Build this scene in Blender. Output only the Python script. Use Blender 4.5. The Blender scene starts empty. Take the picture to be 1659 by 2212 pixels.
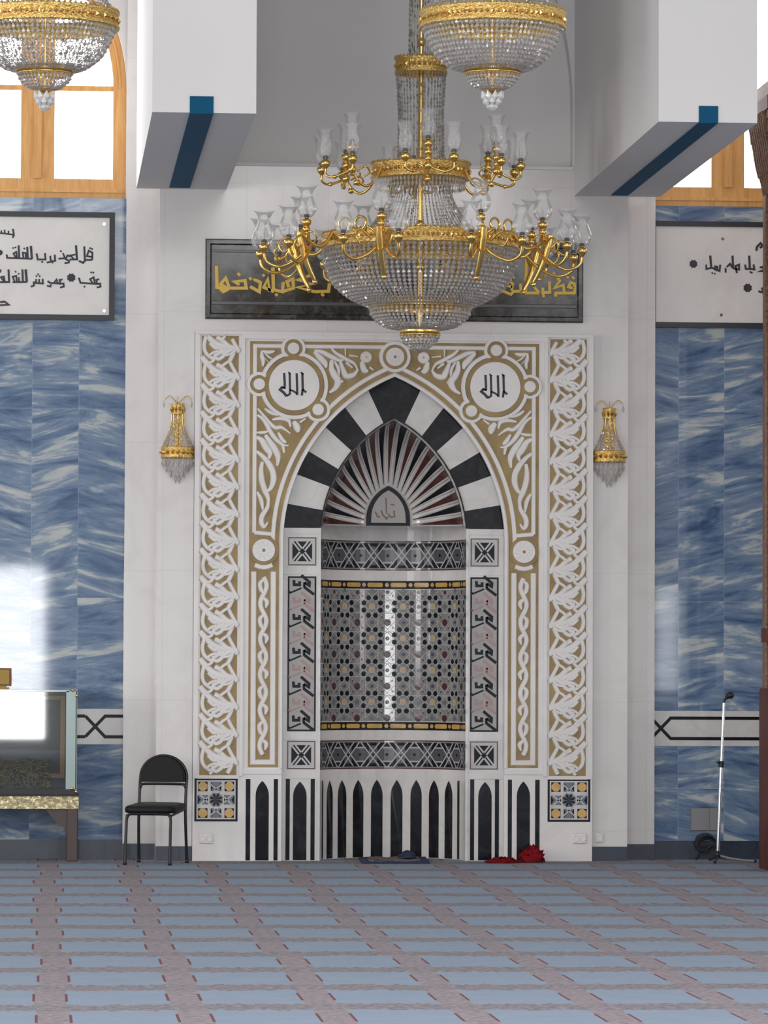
import bpy, bmesh, math, random
from mathutils import Vector, Matrix

random.seed(7)
scene = bpy.context.scene
col = scene.collection
PI = math.pi
R_ = math.radians

# ------------------------------------------------------------------ camera
FPX, PCX, PCY = 9300.0, 829.5, 1106.0
_n = Vector(((80 - PCX) / FPX, -(1447 - PCY) / FPX, -1.0)).normalized()
_z = Vector((0.0073, 1.0, 0.0)); _z = (_z - _n * _z.dot(_n)).normalized()
_x = _n.cross(_z)
CAM = Vector((-2.689, -32.5333, 1.4315))
ROT = Matrix((_x, _n, _z))            # rows: world axes in camera coordinates
cam_d = bpy.data.cameras.new('camera'); cam_d.sensor_fit = 'HORIZONTAL'
cam_d.sensor_width = 36.0; cam_d.lens = 36.0 * FPX / 1659.0
cam_d.clip_start = 0.1; cam_d.clip_end = 300
cam = bpy.data.objects.new('camera', cam_d); col.objects.link(cam)
mw = ROT.to_4x4(); mw.translation = CAM
cam.matrix_world = mw
scene.camera = cam

def at(px, py, Y):
    """point of the photograph seen on the vertical plane y = Y -> (x, z)"""
    r = ROT @ Vector(((px - PCX) / FPX, -(py - PCY) / FPX, -1.0))
    t = (Y - CAM.y) / r.y
    p = CAM + r * t
    return (p.x, p.z)

# ------------------------------------------------------------------ view, world, lights
scene.view_settings.view_transform = 'Standard'
scene.view_settings.look = 'None'
scene.view_settings.gamma = 1.0
scene.view_settings.use_curve_mapping = False
scene.view_settings.exposure = 0.74
w = bpy.data.worlds.new('world'); scene.world = w; w.use_nodes = True
bg = w.node_tree.nodes['Background']
bg.inputs[0].default_value = (0.97, 0.97, 1.0, 1); bg.inputs[1].default_value = 0.42

def area(name, loc, rot, sx, sy, radiance, color=(1, 1, 1)):
    d = bpy.data.lights.new(name, 'AREA'); d.shape = 'RECTANGLE'; d.size = sx; d.size_y = sy
    d.energy = radiance * sx * sy * PI; d.color = color
    o = bpy.data.objects.new(name, d); col.objects.link(o)
    o.location = loc; o.rotation_euler = rot
    return o
# daylight through the doors behind the photographer
area('daylight_door', (-3.9, -45, 1.75), (R_(90), 0, 0), 2.7, 3.1, 12, (0.97, 0.98, 1.0))
area('daylight_door', (3.9, -45, 1.5), (R_(90), 0, 0), 1.2, 3.0, 15, (0.97, 0.98, 1.0))
area('daylight_window', (-13, -45, 3.0), (R_(90), 0, 0), 3.0, 4.2, 9, (0.97, 0.98, 1.0))
area('daylight_window', (8.8, -45, 2.05), (R_(90), 0, 0), 0.4, 1.9, 4, (0.97, 0.98, 1.0))
# windows of the left and right side walls
for yy in (-7, -14, -22):
    area('daylight_window', (-15, yy, 3.6), (R_(90), 0, R_(-90)), 2.6, 4.2, 7, (1.0, 0.98, 0.95))
for yy in (-13, -22):
    area('daylight_window', (15, yy, 3.6), (R_(90), 0, R_(90)), 2.6, 4.2, 4.5, (1.0, 0.97, 0.93))
# the ring of windows of the dome over the middle of the hall
area('daylight_dome', (0, -19, 8.6), (R_(28), 0, 0), 9, 9, 3.1, (0.99, 0.985, 0.98))

# ------------------------------------------------------------------ materials
def s2l(c):
    return tuple(((v / 255) / 12.92 if v / 255 <= 0.04045 else ((v / 255 + 0.055) / 1.055) ** 2.4) for v in c) + (1,)

def principled(name, color, rough=0.5, metal=0.0, **kw):
    m = bpy.data.materials.new(name); m.use_nodes = True
    b = m.node_tree.nodes['Principled BSDF']
    b.inputs['Base Color'].default_value = color if len(color) == 4 else tuple(color) + (1,)
    b.inputs['Roughness'].default_value = rough; b.inputs['Metallic'].default_value = metal
    for k, v in kw.items(): b.inputs[k].default_value = v
    return m

class N:
    """small helper to write node trees"""
    def __init__(s, mat): s.t = mat.node_tree; s.b = s.t.nodes['Principled BSDF']
    def new(s, kind, **kw):
        n = s.t.nodes.new(kind)
        for k, v in kw.items(): setattr(n, k, v)
        return n
    def link(s, a, b): s.t.links.new(a, b)
    def val(s, sock, v):
        if hasattr(v, 'is_output'): s.link(v, sock)
        else: sock.default_value = v
    def math(s, op, a, b=0.0, c=0.0, clamp=False):
        n = s.new('ShaderNodeMath', operation=op, use_clamp=clamp)
        s.val(n.inputs[0], a); s.val(n.inputs[1], b); s.val(n.inputs[2], c)
        return n.outputs[0]
    def coord(s, scale=(1, 1, 1), rot=(0, 0, 0), loc=(0, 0, 0)):
        tc = s.new('ShaderNodeTexCoord'); mp = s.new('ShaderNodeMapping')
        mp.inputs['Scale'].default_value = scale; mp.inputs['Rotation'].default_value = rot
        mp.inputs['Location'].default_value = loc
        s.link(tc.outputs['Object'], mp.inputs['Vector'])
        return mp.outputs['Vector']
    def noise(s, vec, scale=5, detail=4, rough=0.55, dist=0.0):
        n = s.new('ShaderNodeTexNoise'); s.link(vec, n.inputs['Vector'])
        n.inputs['Scale'].default_value = scale; n.inputs['Detail'].default_value = detail
        n.inputs['Roughness'].default_value = rough; n.inputs['Distortion'].default_value = dist
        return n.outputs['Fac']
    def ramp(s, fac, stops):
        n = s.new('ShaderNodeValToRGB'); cr = n.color_ramp
        while len(cr.elements) < len(stops): cr.elements.new(0.5)
        for e, (p, c) in zip(cr.elements, stops): e.position = p; e.color = c
        s.link(fac, n.inputs['Fac']); return n.outputs['Color']
    def mix(s, fac, a, b):
        n = s.new('ShaderNodeMix', data_type='RGBA')
        s.val(n.inputs[0], fac); s.val(n.inputs[6], a); s.val(n.inputs[7], b)
        return n.outputs[2]
    def sep(s, vec):
        n = s.new('ShaderNodeSeparateXYZ'); s.link(vec, n.inputs[0]); return n.outputs
    def comb(s, x, y, z):
        n = s.new('ShaderNodeCombineXYZ')
        s.val(n.inputs[0], x); s.val(n.inputs[1], y); s.val(n.inputs[2], z); return n.outputs[0]

def marble(name, base, vein, scale=3.0, rough=0.2, amount=0.35, joints=None):
    m = principled(name, base, rough); h = N(m)
    v = h.coord()
    f = h.noise(v, scale, 6, 0.6, 1.2)
    f2 = h.noise(v, scale * 6, 3, 0.6)
    c = h.ramp(f, [(0.35, vein), (0.55, base), (1.0, base)])
    c = h.mix(amount, base, c)
    c = h.mix(h.math('MULTIPLY', f2, 0.12), c, vein)
    if joints:
        x, y, z = h.sep(v)
        for ax, per, off in ((x, joints[0], joints[2]), (z, joints[1], joints[3])):
            fr = h.math('FRACT', h.math('ADD', h.math('DIVIDE', ax, per), off))
            ln = h.math('LESS_THAN', h.math('ABSOLUTE', h.math('SUBTRACT', fr, 0.5)), 0.004 / per)
            c = h.mix(h.math('MULTIPLY', ln, 0.45), c, vein)
    h.link(c, h.b.inputs['Base Color'])
    return m

M = {}
M['white'] = marble('white_marble', s2l((222, 218, 216)), s2l((200, 195, 192)), 2.2, 0.22, 0.4)
M['wallwhite'] = marble('white_wall_marble', s2l((220, 216, 214)), s2l((202, 197, 194)), 1.8, 0.16, 0.45, (0.62, 0.98, 0.32, 0.27))
M['plaster'] = principled('white_plaster', s2l((217, 215, 214)), 0.85)
M['niche'] = marble('grey_niche_marble', s2l((222, 218, 214)), s2l((194, 191, 188)), 5, 0.09, 0.4)
M['field'] = marble('grey_mosaic_ground', s2l((138, 136, 134)), s2l((112, 110, 110)), 9, 0.08, 0.5)
M['pale'] = marble('pale_inlay_marble', s2l((206, 203, 200)), s2l((172, 170, 168)), 5, 0.14, 0.4)
M['black'] = marble('black_marble', s2l((22, 23, 27)), s2l((66, 68, 72)), 6, 0.08, 0.3)
M['black'].node_tree.nodes['Principled BSDF'].inputs['Specular IOR Level'].default_value = 0.3
M['panelblack'] = marble('mottled_marble_painted_sheen', s2l((36, 34, 33)), s2l((92, 88, 85)), 9, 0.12, 0.7)  # pale veining carries painted grey reflections besides the slab's own mottling
M['jet'] = principled('jet_inlay', s2l((26, 28, 35)), 0.25, 0.0, **{'Specular IOR Level': 0.15})
M['panelgrey'] = principled('grey_panel_marble', s2l((158, 155, 152)), 0.3)
M['brownink'] = principled('faded_brown_paint', s2l((116, 98, 84)), 0.6)
M['red'] = marble('red_marble', s2l((84, 40, 42)), s2l((52, 28, 32)), 9, 0.18, 0.5)
M['redgrey'] = principled('dusty_red_inlay', s2l((150, 116, 114)), 0.2)
M['yellow'] = marble('yellow_marble', s2l((206, 166, 92)), s2l((170, 128, 66)), 8, 0.2, 0.5)
M['slate'] = principled('slate_inlay', s2l((104, 110, 122)), 0.18)
M['line'] = principled('pale_line_inlay', s2l((180, 178, 177)), 0.25)
M['goldpaint'] = principled('gold_paint_ground', s2l((178, 150, 92)), 0.6, 0.0)
h = N(M['goldpaint']); v_ = h.coord()
h.link(h.ramp(h.noise(v_, 7, 4), [(0.3, s2l((136, 114, 78))), (0.7, s2l((164, 140, 92)))]), h.b.inputs['Base Color'])
M['gold'] = principled('polished_gold', (0.86, 0.56, 0.17, 1), 0.22, 1.0)
M['golddull'] = principled('gilded_pierced_band', (0.84, 0.58, 0.20, 1), 0.30, 1.0)
h = N(M['golddull']); bp = h.new('ShaderNodeBump'); bp.inputs['Strength'].default_value = 0.7; bp.inputs['Distance'].default_value = 0.02
h.link(h.noise(h.coord(), 55, 3, 0.6, 0.5), bp.inputs['Height']); h.link(bp.outputs[0], h.b.inputs['Normal'])
M['goldtext'] = principled('gold_lettering', s2l((196, 164, 76)), 0.4, 0.4)
M['baseboard'] = marble('dark_skirting_marble', s2l((52, 60, 74)), s2l((38, 44, 54)), 8, 0.25, 0.5)
M['wood'] = principled('honey_wood', s2l((206, 152, 88)), 0.45); h = N(M['wood'])
v_ = h.coord((9, 9, 0.8))
h.link(h.ramp(h.noise(v_, 3, 4, 0.6, 0.6), [(0.3, s2l((206, 148, 80))), (0.7, s2l((230, 178, 108)))]), h.b.inputs['Base Color'])
M['darkwood'] = principled('dark_red_wood', s2l((88, 44, 34)), 0.5, 0.0, **{'Specular IOR Level': 0.2}); h = N(M['darkwood'])
v_ = h.coord((9, 9, 1.0))
h.link(h.ramp(h.noise(v_, 3, 4, 0.6, 0.6), [(0.3, s2l((72, 30, 22))), (0.7, s2l((104, 48, 34)))]), h.b.inputs['Base Color'])
M['tablewood'] = principled('dark_table_wood', s2l((70, 52, 50)), 0.35)
M['carvedwood'] = principled('carved_brown_wood', s2l((128, 92, 66)), 0.5); h = N(M['carvedwood'])
v_ = h.coord((1, 1, 1))
h.link(h.ramp(h.noise(v_, 26, 4, 0.7, 1.5), [(0.35, s2l((88, 58, 42))), (0.65, s2l((150, 114, 86)))]), h.b.inputs['Base Color'])
M['teal'] = principled('teal_paint', s2l((0, 76, 110)), 0.7, 0.0, **{'Specular IOR Level': 0.2})
M['blackframe'] = principled('black_frame', s2l((40, 42, 48)), 0.4)
M['board'] = marble('ivory_board', s2l((226, 222, 218)), s2l((204, 198, 194)), 2, 0.35, 0.4)
M['ink'] = principled('black_ink', s2l((44, 46, 56)), 0.5)
M['rubber'] = principled('black_plastic', s2l((28, 28, 32)), 0.45)
M['vinyl'] = principled('black_vinyl', s2l((20, 20, 23)), 0.5, 0.0, **{'Specular IOR Level': 0.25})
M['steel'] = principled('black_tube_steel', s2l((22, 23, 27)), 0.3, 0.0, **{'Specular IOR Level': 0.4})
M['chrome'] = principled('chrome_tube', (0.86, 0.88, 0.9, 1), 0.12, 1.0)
M['whiteplastic'] = principled('white_plastic', s2l((224, 220, 214)), 0.35)
M['greyplastic'] = principled('grey_plastic', s2l((128, 128, 130)), 0.45)
M['navy'] = principled('navy_cloth', s2l((34, 44, 74)), 0.9)
M['rugpile'] = principled('mottled_rug', s2l((92, 82, 76)), 0.95); h = N(M['rugpile'])
h.link(h.ramp(h.noise(h.coord(), 40, 3, 0.7), [(0.4, s2l((64, 60, 66))), (0.6, s2l((126, 108, 92)))]), h.b.inputs['Base Color'])
M['redcloth'] = principled('red_cloth', s2l((118, 22, 30)), 0.9, 0.0, **{'Specular IOR Level': 0.1})
M['clothblack'] = principled('black_embroidered_cloth', s2l((36, 34, 34)), 0.8); h = N(M['clothblack'])
f_ = h.noise(h.coord((1, 1, 1.6), (0, 0.5, 0)), 22, 3, 0.6, 2.5)
h.link(h.ramp(f_, [(0.50, s2l((40, 38, 36))), (0.55, s2l((170, 150, 92))), (0.62, s2l((60, 56, 50)))]), h.b.inputs['Base Color'])
M['palegold'] = principled('pale_embossed_gold', (0.92, 0.80, 0.48, 1), 0.28, 1.0)
h = N(M['palegold']); bp = h.new('ShaderNodeBump'); bp.inputs['Strength'].default_value = 0.9; bp.inputs['Distance'].default_value = 0.03
h.link(h.noise(h.coord((1, 1, 1), (0, 0.6, 0)), 26, 4, 0.7, 1.0), bp.inputs['Height']); h.link(bp.outputs[0], h.b.inputs['Normal'])
M['darkslate'] = principled('dark_grey_inlay', s2l((82, 82, 87)), 0.2)
M['tan'] = principled('tan_wood_border', s2l((192, 142, 92)), 0.45)
M['casebase'] = principled('dark_case_lining', s2l((32, 33, 38)), 0.4)
M['gilt'] = principled('aged_gilt', s2l((158, 128, 56)), 0.45, 0.2)
M['frameb'] = principled('brown_frame_wood', s2l((124, 72, 42)), 0.45)

def thin_glass(name, tint, gloss=1.0, rough=0.02, haze=0.0, hazecol=(0.9, 0.9, 0.92, 1), fscale=1.0):
    m = bpy.data.materials.new(name); m.use_nodes = True
    t = m.node_tree; t.nodes.remove(t.nodes['Principled BSDF']); out = t.nodes['Material Output']
    tr = t.nodes.new('ShaderNodeBsdfTransparent'); tr.inputs[0].default_value = tint
    gl = t.nodes.new('ShaderNodeBsdfGlossy'); gl.inputs['Roughness'].default_value = rough
    fr = t.nodes.new('ShaderNodeFresnel'); fr.inputs['IOR'].default_value = 1.5 + 0.25 * (gloss - 1)
    mx = t.nodes.new('ShaderNodeMixShader')
    ml = t.nodes.new('ShaderNodeMath'); ml.operation = 'MULTIPLY'; ml.inputs[1].default_value = fscale; t.links.new(fr.outputs[0], ml.inputs[0])
    t.links.new(ml.outputs[0], mx.inputs[0]); t.links.new(tr.outputs[0], mx.inputs[1]); t.links.new(gl.outputs[0], mx.inputs[2])
    last = mx
    if haze > 0:
        df = t.nodes.new('ShaderNodeBsdfDiffuse'); df.inputs[0].default_value = hazecol
        m2 = t.nodes.new('ShaderNodeMixShader'); m2.inputs[0].default_value = haze
        t.links.new(mx.outputs[0], m2.inputs[1]); t.links.new(df.outputs[0], m2.inputs[2]); last = m2
    t.links.new(last.outputs[0], out.inputs['Surface'])
    return m
M['glass'] = thin_glass('clear_glass', (0.93, 0.95, 0.95, 1), 1.0)
M['caseglass'] = thin_glass('case_glass', (0.92, 0.95, 0.94, 1), 1.6)
M['shade'] = thin_glass('lamp_glass', (0.985, 0.985, 0.98, 1), 1.0, 0.03, 0.13, (0.98, 0.98, 0.98, 1), 0.7)
M['leafcrystal'] = thin_glass('frosted_crystal', (0.97, 0.97, 0.97, 1), 1.6, 0.05, 0.5, (0.97, 0.96, 0.95, 1))
M['crystal'] = thin_glass('cut_crystal', (0.93, 0.92, 0.91, 1), 2.4, 0.04, 0.24, (0.97, 0.92, 0.87, 1))
M['strand'] = thin_glass('crystal_strand', (0.88, 0.87, 0.85, 1), 1.5, 0.08, 0.12, (0.95, 0.92, 0.88, 1))
M['glassedge'] = principled('green_glass_edge', s2l((166, 184, 181)), 0.06, 0.0)
M['sky'] = bpy.data.materials.new('daylit_pane'); M['sky'].use_nodes = True
t_ = M['sky'].node_tree; t_.nodes.remove(t_.nodes['Principled BSDF'])
e_ = t_.nodes.new('ShaderNodeEmission'); e_.inputs[0].default_value = (0.97, 0.98, 1.0, 1); e_.inputs[1].default_value = 5.0
t_.links.new(e_.outputs[0], t_.nodes['Material Output'].inputs['Surface'])

# blue veined marble in tall tiles
def blue_marble():
    m = principled('blue_veined_marble', s2l((96, 118, 150)), 0.035); h = N(m)
    v = h.coord(); x, y, z = h.sep(v)
    tx = h.math('FLOOR', h.math('DIVIDE', h.math('ADD', x, 2.033), 0.355))
    tz = h.math('FLOOR', h.math('DIVIDE', h.math('ADD', z, 0.9), 1.44))
    wn = h.new('ShaderNodeTexWhiteNoise', noise_dimensions='2D'); h.link(h.comb(tx, tz, 0), wn.inputs['Vector'])
    r = wn.outputs['Value']
    tilt = h.math('MULTIPLY', h.math('SUBTRACT', r, 0.45), 0.55)
    xx = h.math('ADD', h.math('MULTIPLY', x, 1.1), h.math('MULTIPLY', r, 37.0))
    zz = h.math('ADD', h.math('MULTIPLY', h.math('ADD', z, h.math('MULTIPLY', x, tilt)), 5.6), h.math('MULTIPLY', r, 11.0))
    vec = h.comb(xx, zz, 0.0)
    f = h.noise(vec, 1.25, 7, 0.62, 0.9)
    f2 = h.noise(vec, 5.0, 4, 0.6, 0.4)
    f = h.math('ADD', h.math('MULTIPLY', f, 0.8), h.math('MULTIPLY', f2, 0.2))
    c = h.ramp(f, [(0.34, s2l((60, 82, 114))), (0.45, s2l((94, 116, 146))), (0.54, s2l((124, 142, 163))), (0.60, s2l((176, 182, 183))), (0.70, s2l((194, 194, 188)))])
    fx = h.math('FRACT', h.math('DIVIDE', h.math('ADD', x, 2.033), 0.355))
    fz = h.math('FRACT', h.math('DIVIDE', h.math('ADD', z, 0.9), 1.44))
    jx = h.math('LESS_THAN', fx, 0.018); jz = h.math('LESS_THAN', fz, 0.004)
    c = h.mix(h.math('MULTIPLY', h.math('MAXIMUM', jx, jz), 0.35), c, s2l((150, 164, 184)))
    h.link(c, h.b.inputs['Base Color'])
    return m
M['blue'] = blue_marble()

# prayer carpet: rows of prayer places with mottled brown bands and red ticks
def carpet():
    m = principled('prayer_carpet', s2l((120, 140, 165)), 0.95); h = N(m)
    v = h.coord(); x, y, z = h.sep(v)
    nz = h.noise(v, 26, 4, 0.75); nb = h.noise(v, 5, 3, 0.6)
    nj = h.noise(h.comb(h.math('MULTIPLY', x, 16.0), h.math('MULTIPLY', y, 4.0), 0.0), 1.0, 3, 0.7)
    ny = h.noise(h.comb(h.math('MULTIPLY', x, 5.0), h.math('MULTIPLY', y, 12.0), 3.0), 1.0, 3, 0.7)
    wy = h.math('MULTIPLY', h.math('SUBTRACT', h.noise(h.comb(h.math('MULTIPLY', x, 1.3), h.math('MULTIPLY', y, 0.4), 0.0), 1.0, 2), 0.5), 0.20)
    rowc = h.math('ADD', h.math('DIVIDE', h.math('ADD', y, wy), 1.149), 20.0 + 0.5 + 1.312)
    fy = h.math('FRACT', rowc)
    wn = h.new('ShaderNodeTexWhiteNoise', noise_dimensions='1D'); h.link(h.math('FLOOR', h.math('ADD', rowc, 0.5)), wn.inputs['W'])
    shift = h.math('MULTIPLY', h.math('SUBTRACT', wn.outputs['Value'], 0.5), 0.062)
    fx = h.math('FRACT', h.math('ADD', h.math('DIVIDE', h.math('ADD', x, shift), 0.5833), 4.0 + 0.5 + 0.475))    # stripe centre at 0.5
    dx = h.math('MULTIPLY', h.math('ABSOLUTE', h.math('SUBTRACT', fx, 0.5)), 0.5833)
    dy = h.math('MULTIPLY', h.math('ABSOLUTE', h.math('SUBTRACT', fy, 0.5)), 1.149)
    colm = h.math('LESS_THAN', h.math('ADD', dx, h.math('MULTIPLY', h.math('SUBTRACT', ny, 0.5), 0.035)), 0.070)
    rowm = h.math('LESS_THAN', h.math('ADD', dy, h.math('MULTIPLY', h.math('SUBTRACT', nj, 0.5), 0.36)), 0.165)
    tick = h.math('MULTIPLY', h.math('LESS_THAN', h.math('ABSOLUTE', h.math('SUBTRACT', dx, 0.071)), 0.0060), h.math('LESS_THAN', h.math('ABSOLUTE', h.math('SUBTRACT', dy, 0.5745)), 0.21))
    blue = h.mix(nb, s2l((116, 130, 147)), s2l((129, 144, 161)))
    pink = h.ramp(nz, [(0.36, s2l((104, 102, 112))), (0.48, s2l((126, 118, 123))), (0.58, s2l((141, 130, 135))), (0.70, s2l((158, 152, 157)))])
    brown = h.ramp(nz, [(0.36, s2l((86, 86, 94))), (0.50, s2l((118, 111, 115))), (0.66, s2l((142, 139, 143)))])
    c = h.mix(rowm, blue, brown)
    c = h.mix(colm, c, pink)
    c = h.mix(h.math('MULTIPLY', h.math('MULTIPLY', colm, rowm), 0.6), c, brown)
    c = h.mix(tick, c, s2l((98, 50, 58)))
    h.link(c, h.b.inputs['Base Color'])
    return m
M['carpet'] = carpet()

# ------------------------------------------------------------------ mesh helpers
def spl(pts, n=7, closed=False):
    """Catmull-Rom through 2-D/3-D points"""
    P = [Vector(p) for p in pts]; out = []
    k = len(P)
    if k < 3 and not closed: return [tuple(p) for p in P]
    for i in range(k if closed else k - 1):
        if closed: p0, p1, p2, p3 = P[(i - 1) % k], P[i], P[(i + 1) % k], P[(i + 2) % k]
        else: p0, p1, p2, p3 = P[max(i - 1, 0)], P[i], P[i + 1], P[min(i + 2, k - 1)]
        for j in range(n):
            t = j / n
            out.append(tuple(0.5 * ((2 * p1) + (p2 - p0) * t + (2 * p0 - 5 * p1 + 4 * p2 - p3) * t * t + (3 * p1 - p0 - 3 * p2 + p3) * t ** 3)))
    if not closed: out.append(tuple(P[-1]))
    return out

def subdiv(pts, step):
    out = [tuple(pts[0])]
    for a, b in zip(pts, pts[1:]):
        d = math.hypot(b[0] - a[0], b[1] - a[1]); k = max(1, int(math.ceil(d / step)))
        for j in range(1, k + 1): out.append((a[0] + (b[0] - a[0]) * j / k, a[1] + (b[1] - a[1]) * j / k))
    return out

class MB:
    def __init__(s): s.v = []; s.f = []; s.m = []; s.s = []; s.mats = []
    def mi(s, m):
        if m not in s.mats: s.mats.append(m)
        return s.mats.index(m)
    def add(s, verts, faces, mat, smooth=False):
        o = len(s.v); s.v += [tuple(v) for v in verts]; k = s.mi(mat)
        for f in faces: s.f.append(tuple(i + o for i in f)); s.m.append(k); s.s.append(smooth)
    def box(s, x0, x1, y0, y1, z0, z1, mat):
        v = [(x0, y0, z0), (x1, y0, z0), (x1, y1, z0), (x0, y1, z0), (x0, y0, z1), (x1, y0, z1), (x1, y1, z1), (x0, y1, z1)]
        s.add(v, [(0, 3, 2, 1), (4, 5, 6, 7), (0, 1, 5, 4), (1, 2, 6, 5), (2, 3, 7, 6), (3, 0, 4, 7)], mat)
    def rbox(s, x0, x1, y0, y1, z0, z1, r, mat):
        """box with bevelled edges in plan and elevation"""
        o = []
        for (zz, i) in ((z0, r), (z0 + r, 0), (z1 - r, 0), (z1, r)):
            a, b, c, d = x0 + i, x1 - i, y0 + i, y1 - i
            o.append([(a + r, c, zz), (b - r, c, zz), (b, c + r, zz), (b, d - r, zz), (b - r, d, zz), (a + r, d, zz), (a, d - r, zz), (a, c + r, zz)])
        v = [p for ring in o for p in ring]; f = [tuple(range(7, -1, -1)), tuple(range(24, 32))]
        for k in range(3):
            for j in range(8): f.append((k * 8 + j, k * 8 + (j + 1) % 8, k * 8 + 8 + (j + 1) % 8, k * 8 + 8 + j))
        s.add(v, f, mat)
    def prism(s, poly, y0, y1, mat, side=None, fn=None):
        """polygon in x,z extruded from y0 (front) to y1 (back)"""
        n = len(poly)
        # make the front face look towards -y
        a = sum(poly[i][0] * poly[(i + 1) % n][1] - poly[(i + 1) % n][0] * poly[i][1] for i in range(n))
        if a < 0: poly = poly[::-1]
        fr = [(p[0], y0, p[1]) for p in poly]; bk = [(p[0], y1, p[1]) for p in poly]
        s.add(fr + bk, [tuple(range(n)), tuple(range(2 * n - 1, n - 1, -1))], mat)
        s.add(fr + bk, [((i + 1) % n, i, n + i, n + (i + 1) % n) for i in range(n)], side or mat)
    def tube(s, path, r, mat, seg=8, cap=True, smooth=True):
        P = [Vector(p) for p in path]; n = len(P); rr = r if isinstance(r, (list, tuple)) else [r] * n
        verts = []; T0 = None; up = None
        for i in range(n):
            t = (P[min(i + 1, n - 1)] - P[max(i - 1, 0)])
            if t.length < 1e-9: t = Vector((0, 0, 1))
            t.normalize()
            if up is None:
                up = t.orthogonal().normalized()
            else:
                up = (up - t * up.dot(t))
                up = up.normalized() if up.length > 1e-6 else t.orthogonal().normalized()
            b = t.cross(up)
            for j in range(seg):
                a = 2 * PI * j / seg
                verts.append(P[i] + (up * math.cos(a) + b * math.sin(a)) * rr[i])
        f = []
        for i in range(n - 1):
            for j in range(seg):
                f.append((i * seg + j, i * seg + (j + 1) % seg, (i + 1) * seg + (j + 1) % seg, (i + 1) * seg + j))
        s.add(verts, f, mat, smooth)
        if cap: s.add(verts, [tuple(range(seg - 1, -1, -1)), tuple(range((n - 1) * seg, n * seg))], mat)
    def lathe(s, prof, c, mat, seg=20, smooth=True, a0=0.0, a1=2 * PI):
        """profile of (r, z) turned about the vertical through c"""
        full = abs(a1 - a0 - 2 * PI) < 1e-6; k = seg if full else seg + 1
        verts = []
        for (r, z) in prof:
            for j in range(k):
                a = a0 + (a1 - a0) * j / seg
                verts.append((c[0] + r * math.cos(a), c[1] + r * math.sin(a), c[2] + z))
        f = []
        for i in range(len(prof) - 1):
            for j in range(seg):
                j2 = (j + 1) % k
                f.append((i * k + j, i * k + j2, (i + 1) * k + j2, (i + 1) * k + j))
        s.add(verts, f, mat, smooth)
    def bead(s, p, rx, rz, mat, ax=None, seg=4):
        """cut bead: a double pyramid along ax (default vertical)"""
        p = Vector(p)
        if ax is None: u, v, w_ = Vector((1, 0, 0)), Vector((0, 1, 0)), Vector((0, 0, 1))
        else:
            w_ = Vector(ax).normalized(); u = w_.orthogonal().normalized(); v = w_.cross(u)
        ro = random.random() * 2
        vs = [p + w_ * rz] + [p + (u * math.cos(ro + 2 * PI * j / seg) + v * math.sin(ro + 2 * PI * j / seg)) * rx for j in range(seg)] + [p - w_ * rz]
        f = []
        for j in range(seg):
            a, b = 1 + j, 1 + (j + 1) % seg
            f += [(0, a, b), (seg + 1, b, a)]
        s.add(vs, f, mat)
    def xform(s, fn): s.v = [tuple(fn(v)) for v in s.v]; return s
    def build(s, name, parent=None, label=None, weld=False, recalc=False):
        me = bpy.data.meshes.new(name); me.from_pydata(s.v, [], s.f)
        for m in s.mats: me.materials.append(m)
        me.polygons.foreach_set('material_index', s.m); me.polygons.foreach_set('use_smooth', s.s)
        if weld or recalc:
            b = bmesh.new(); b.from_mesh(me)
            if weld: bmesh.ops.remove_doubles(b, verts=b.verts, dist=1e-5)
            if recalc: bmesh.ops.recalc_face_normals(b, faces=b.faces)
            b.to_mesh(me); b.free()
        me.update()
        o = bpy.data.objects.new(name, me); col.objects.link(o)
        if parent: o.parent = parent; o.matrix_parent_inverse = parent.matrix_basis.inverted()
        if label: o['label'] = label
        return o

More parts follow.
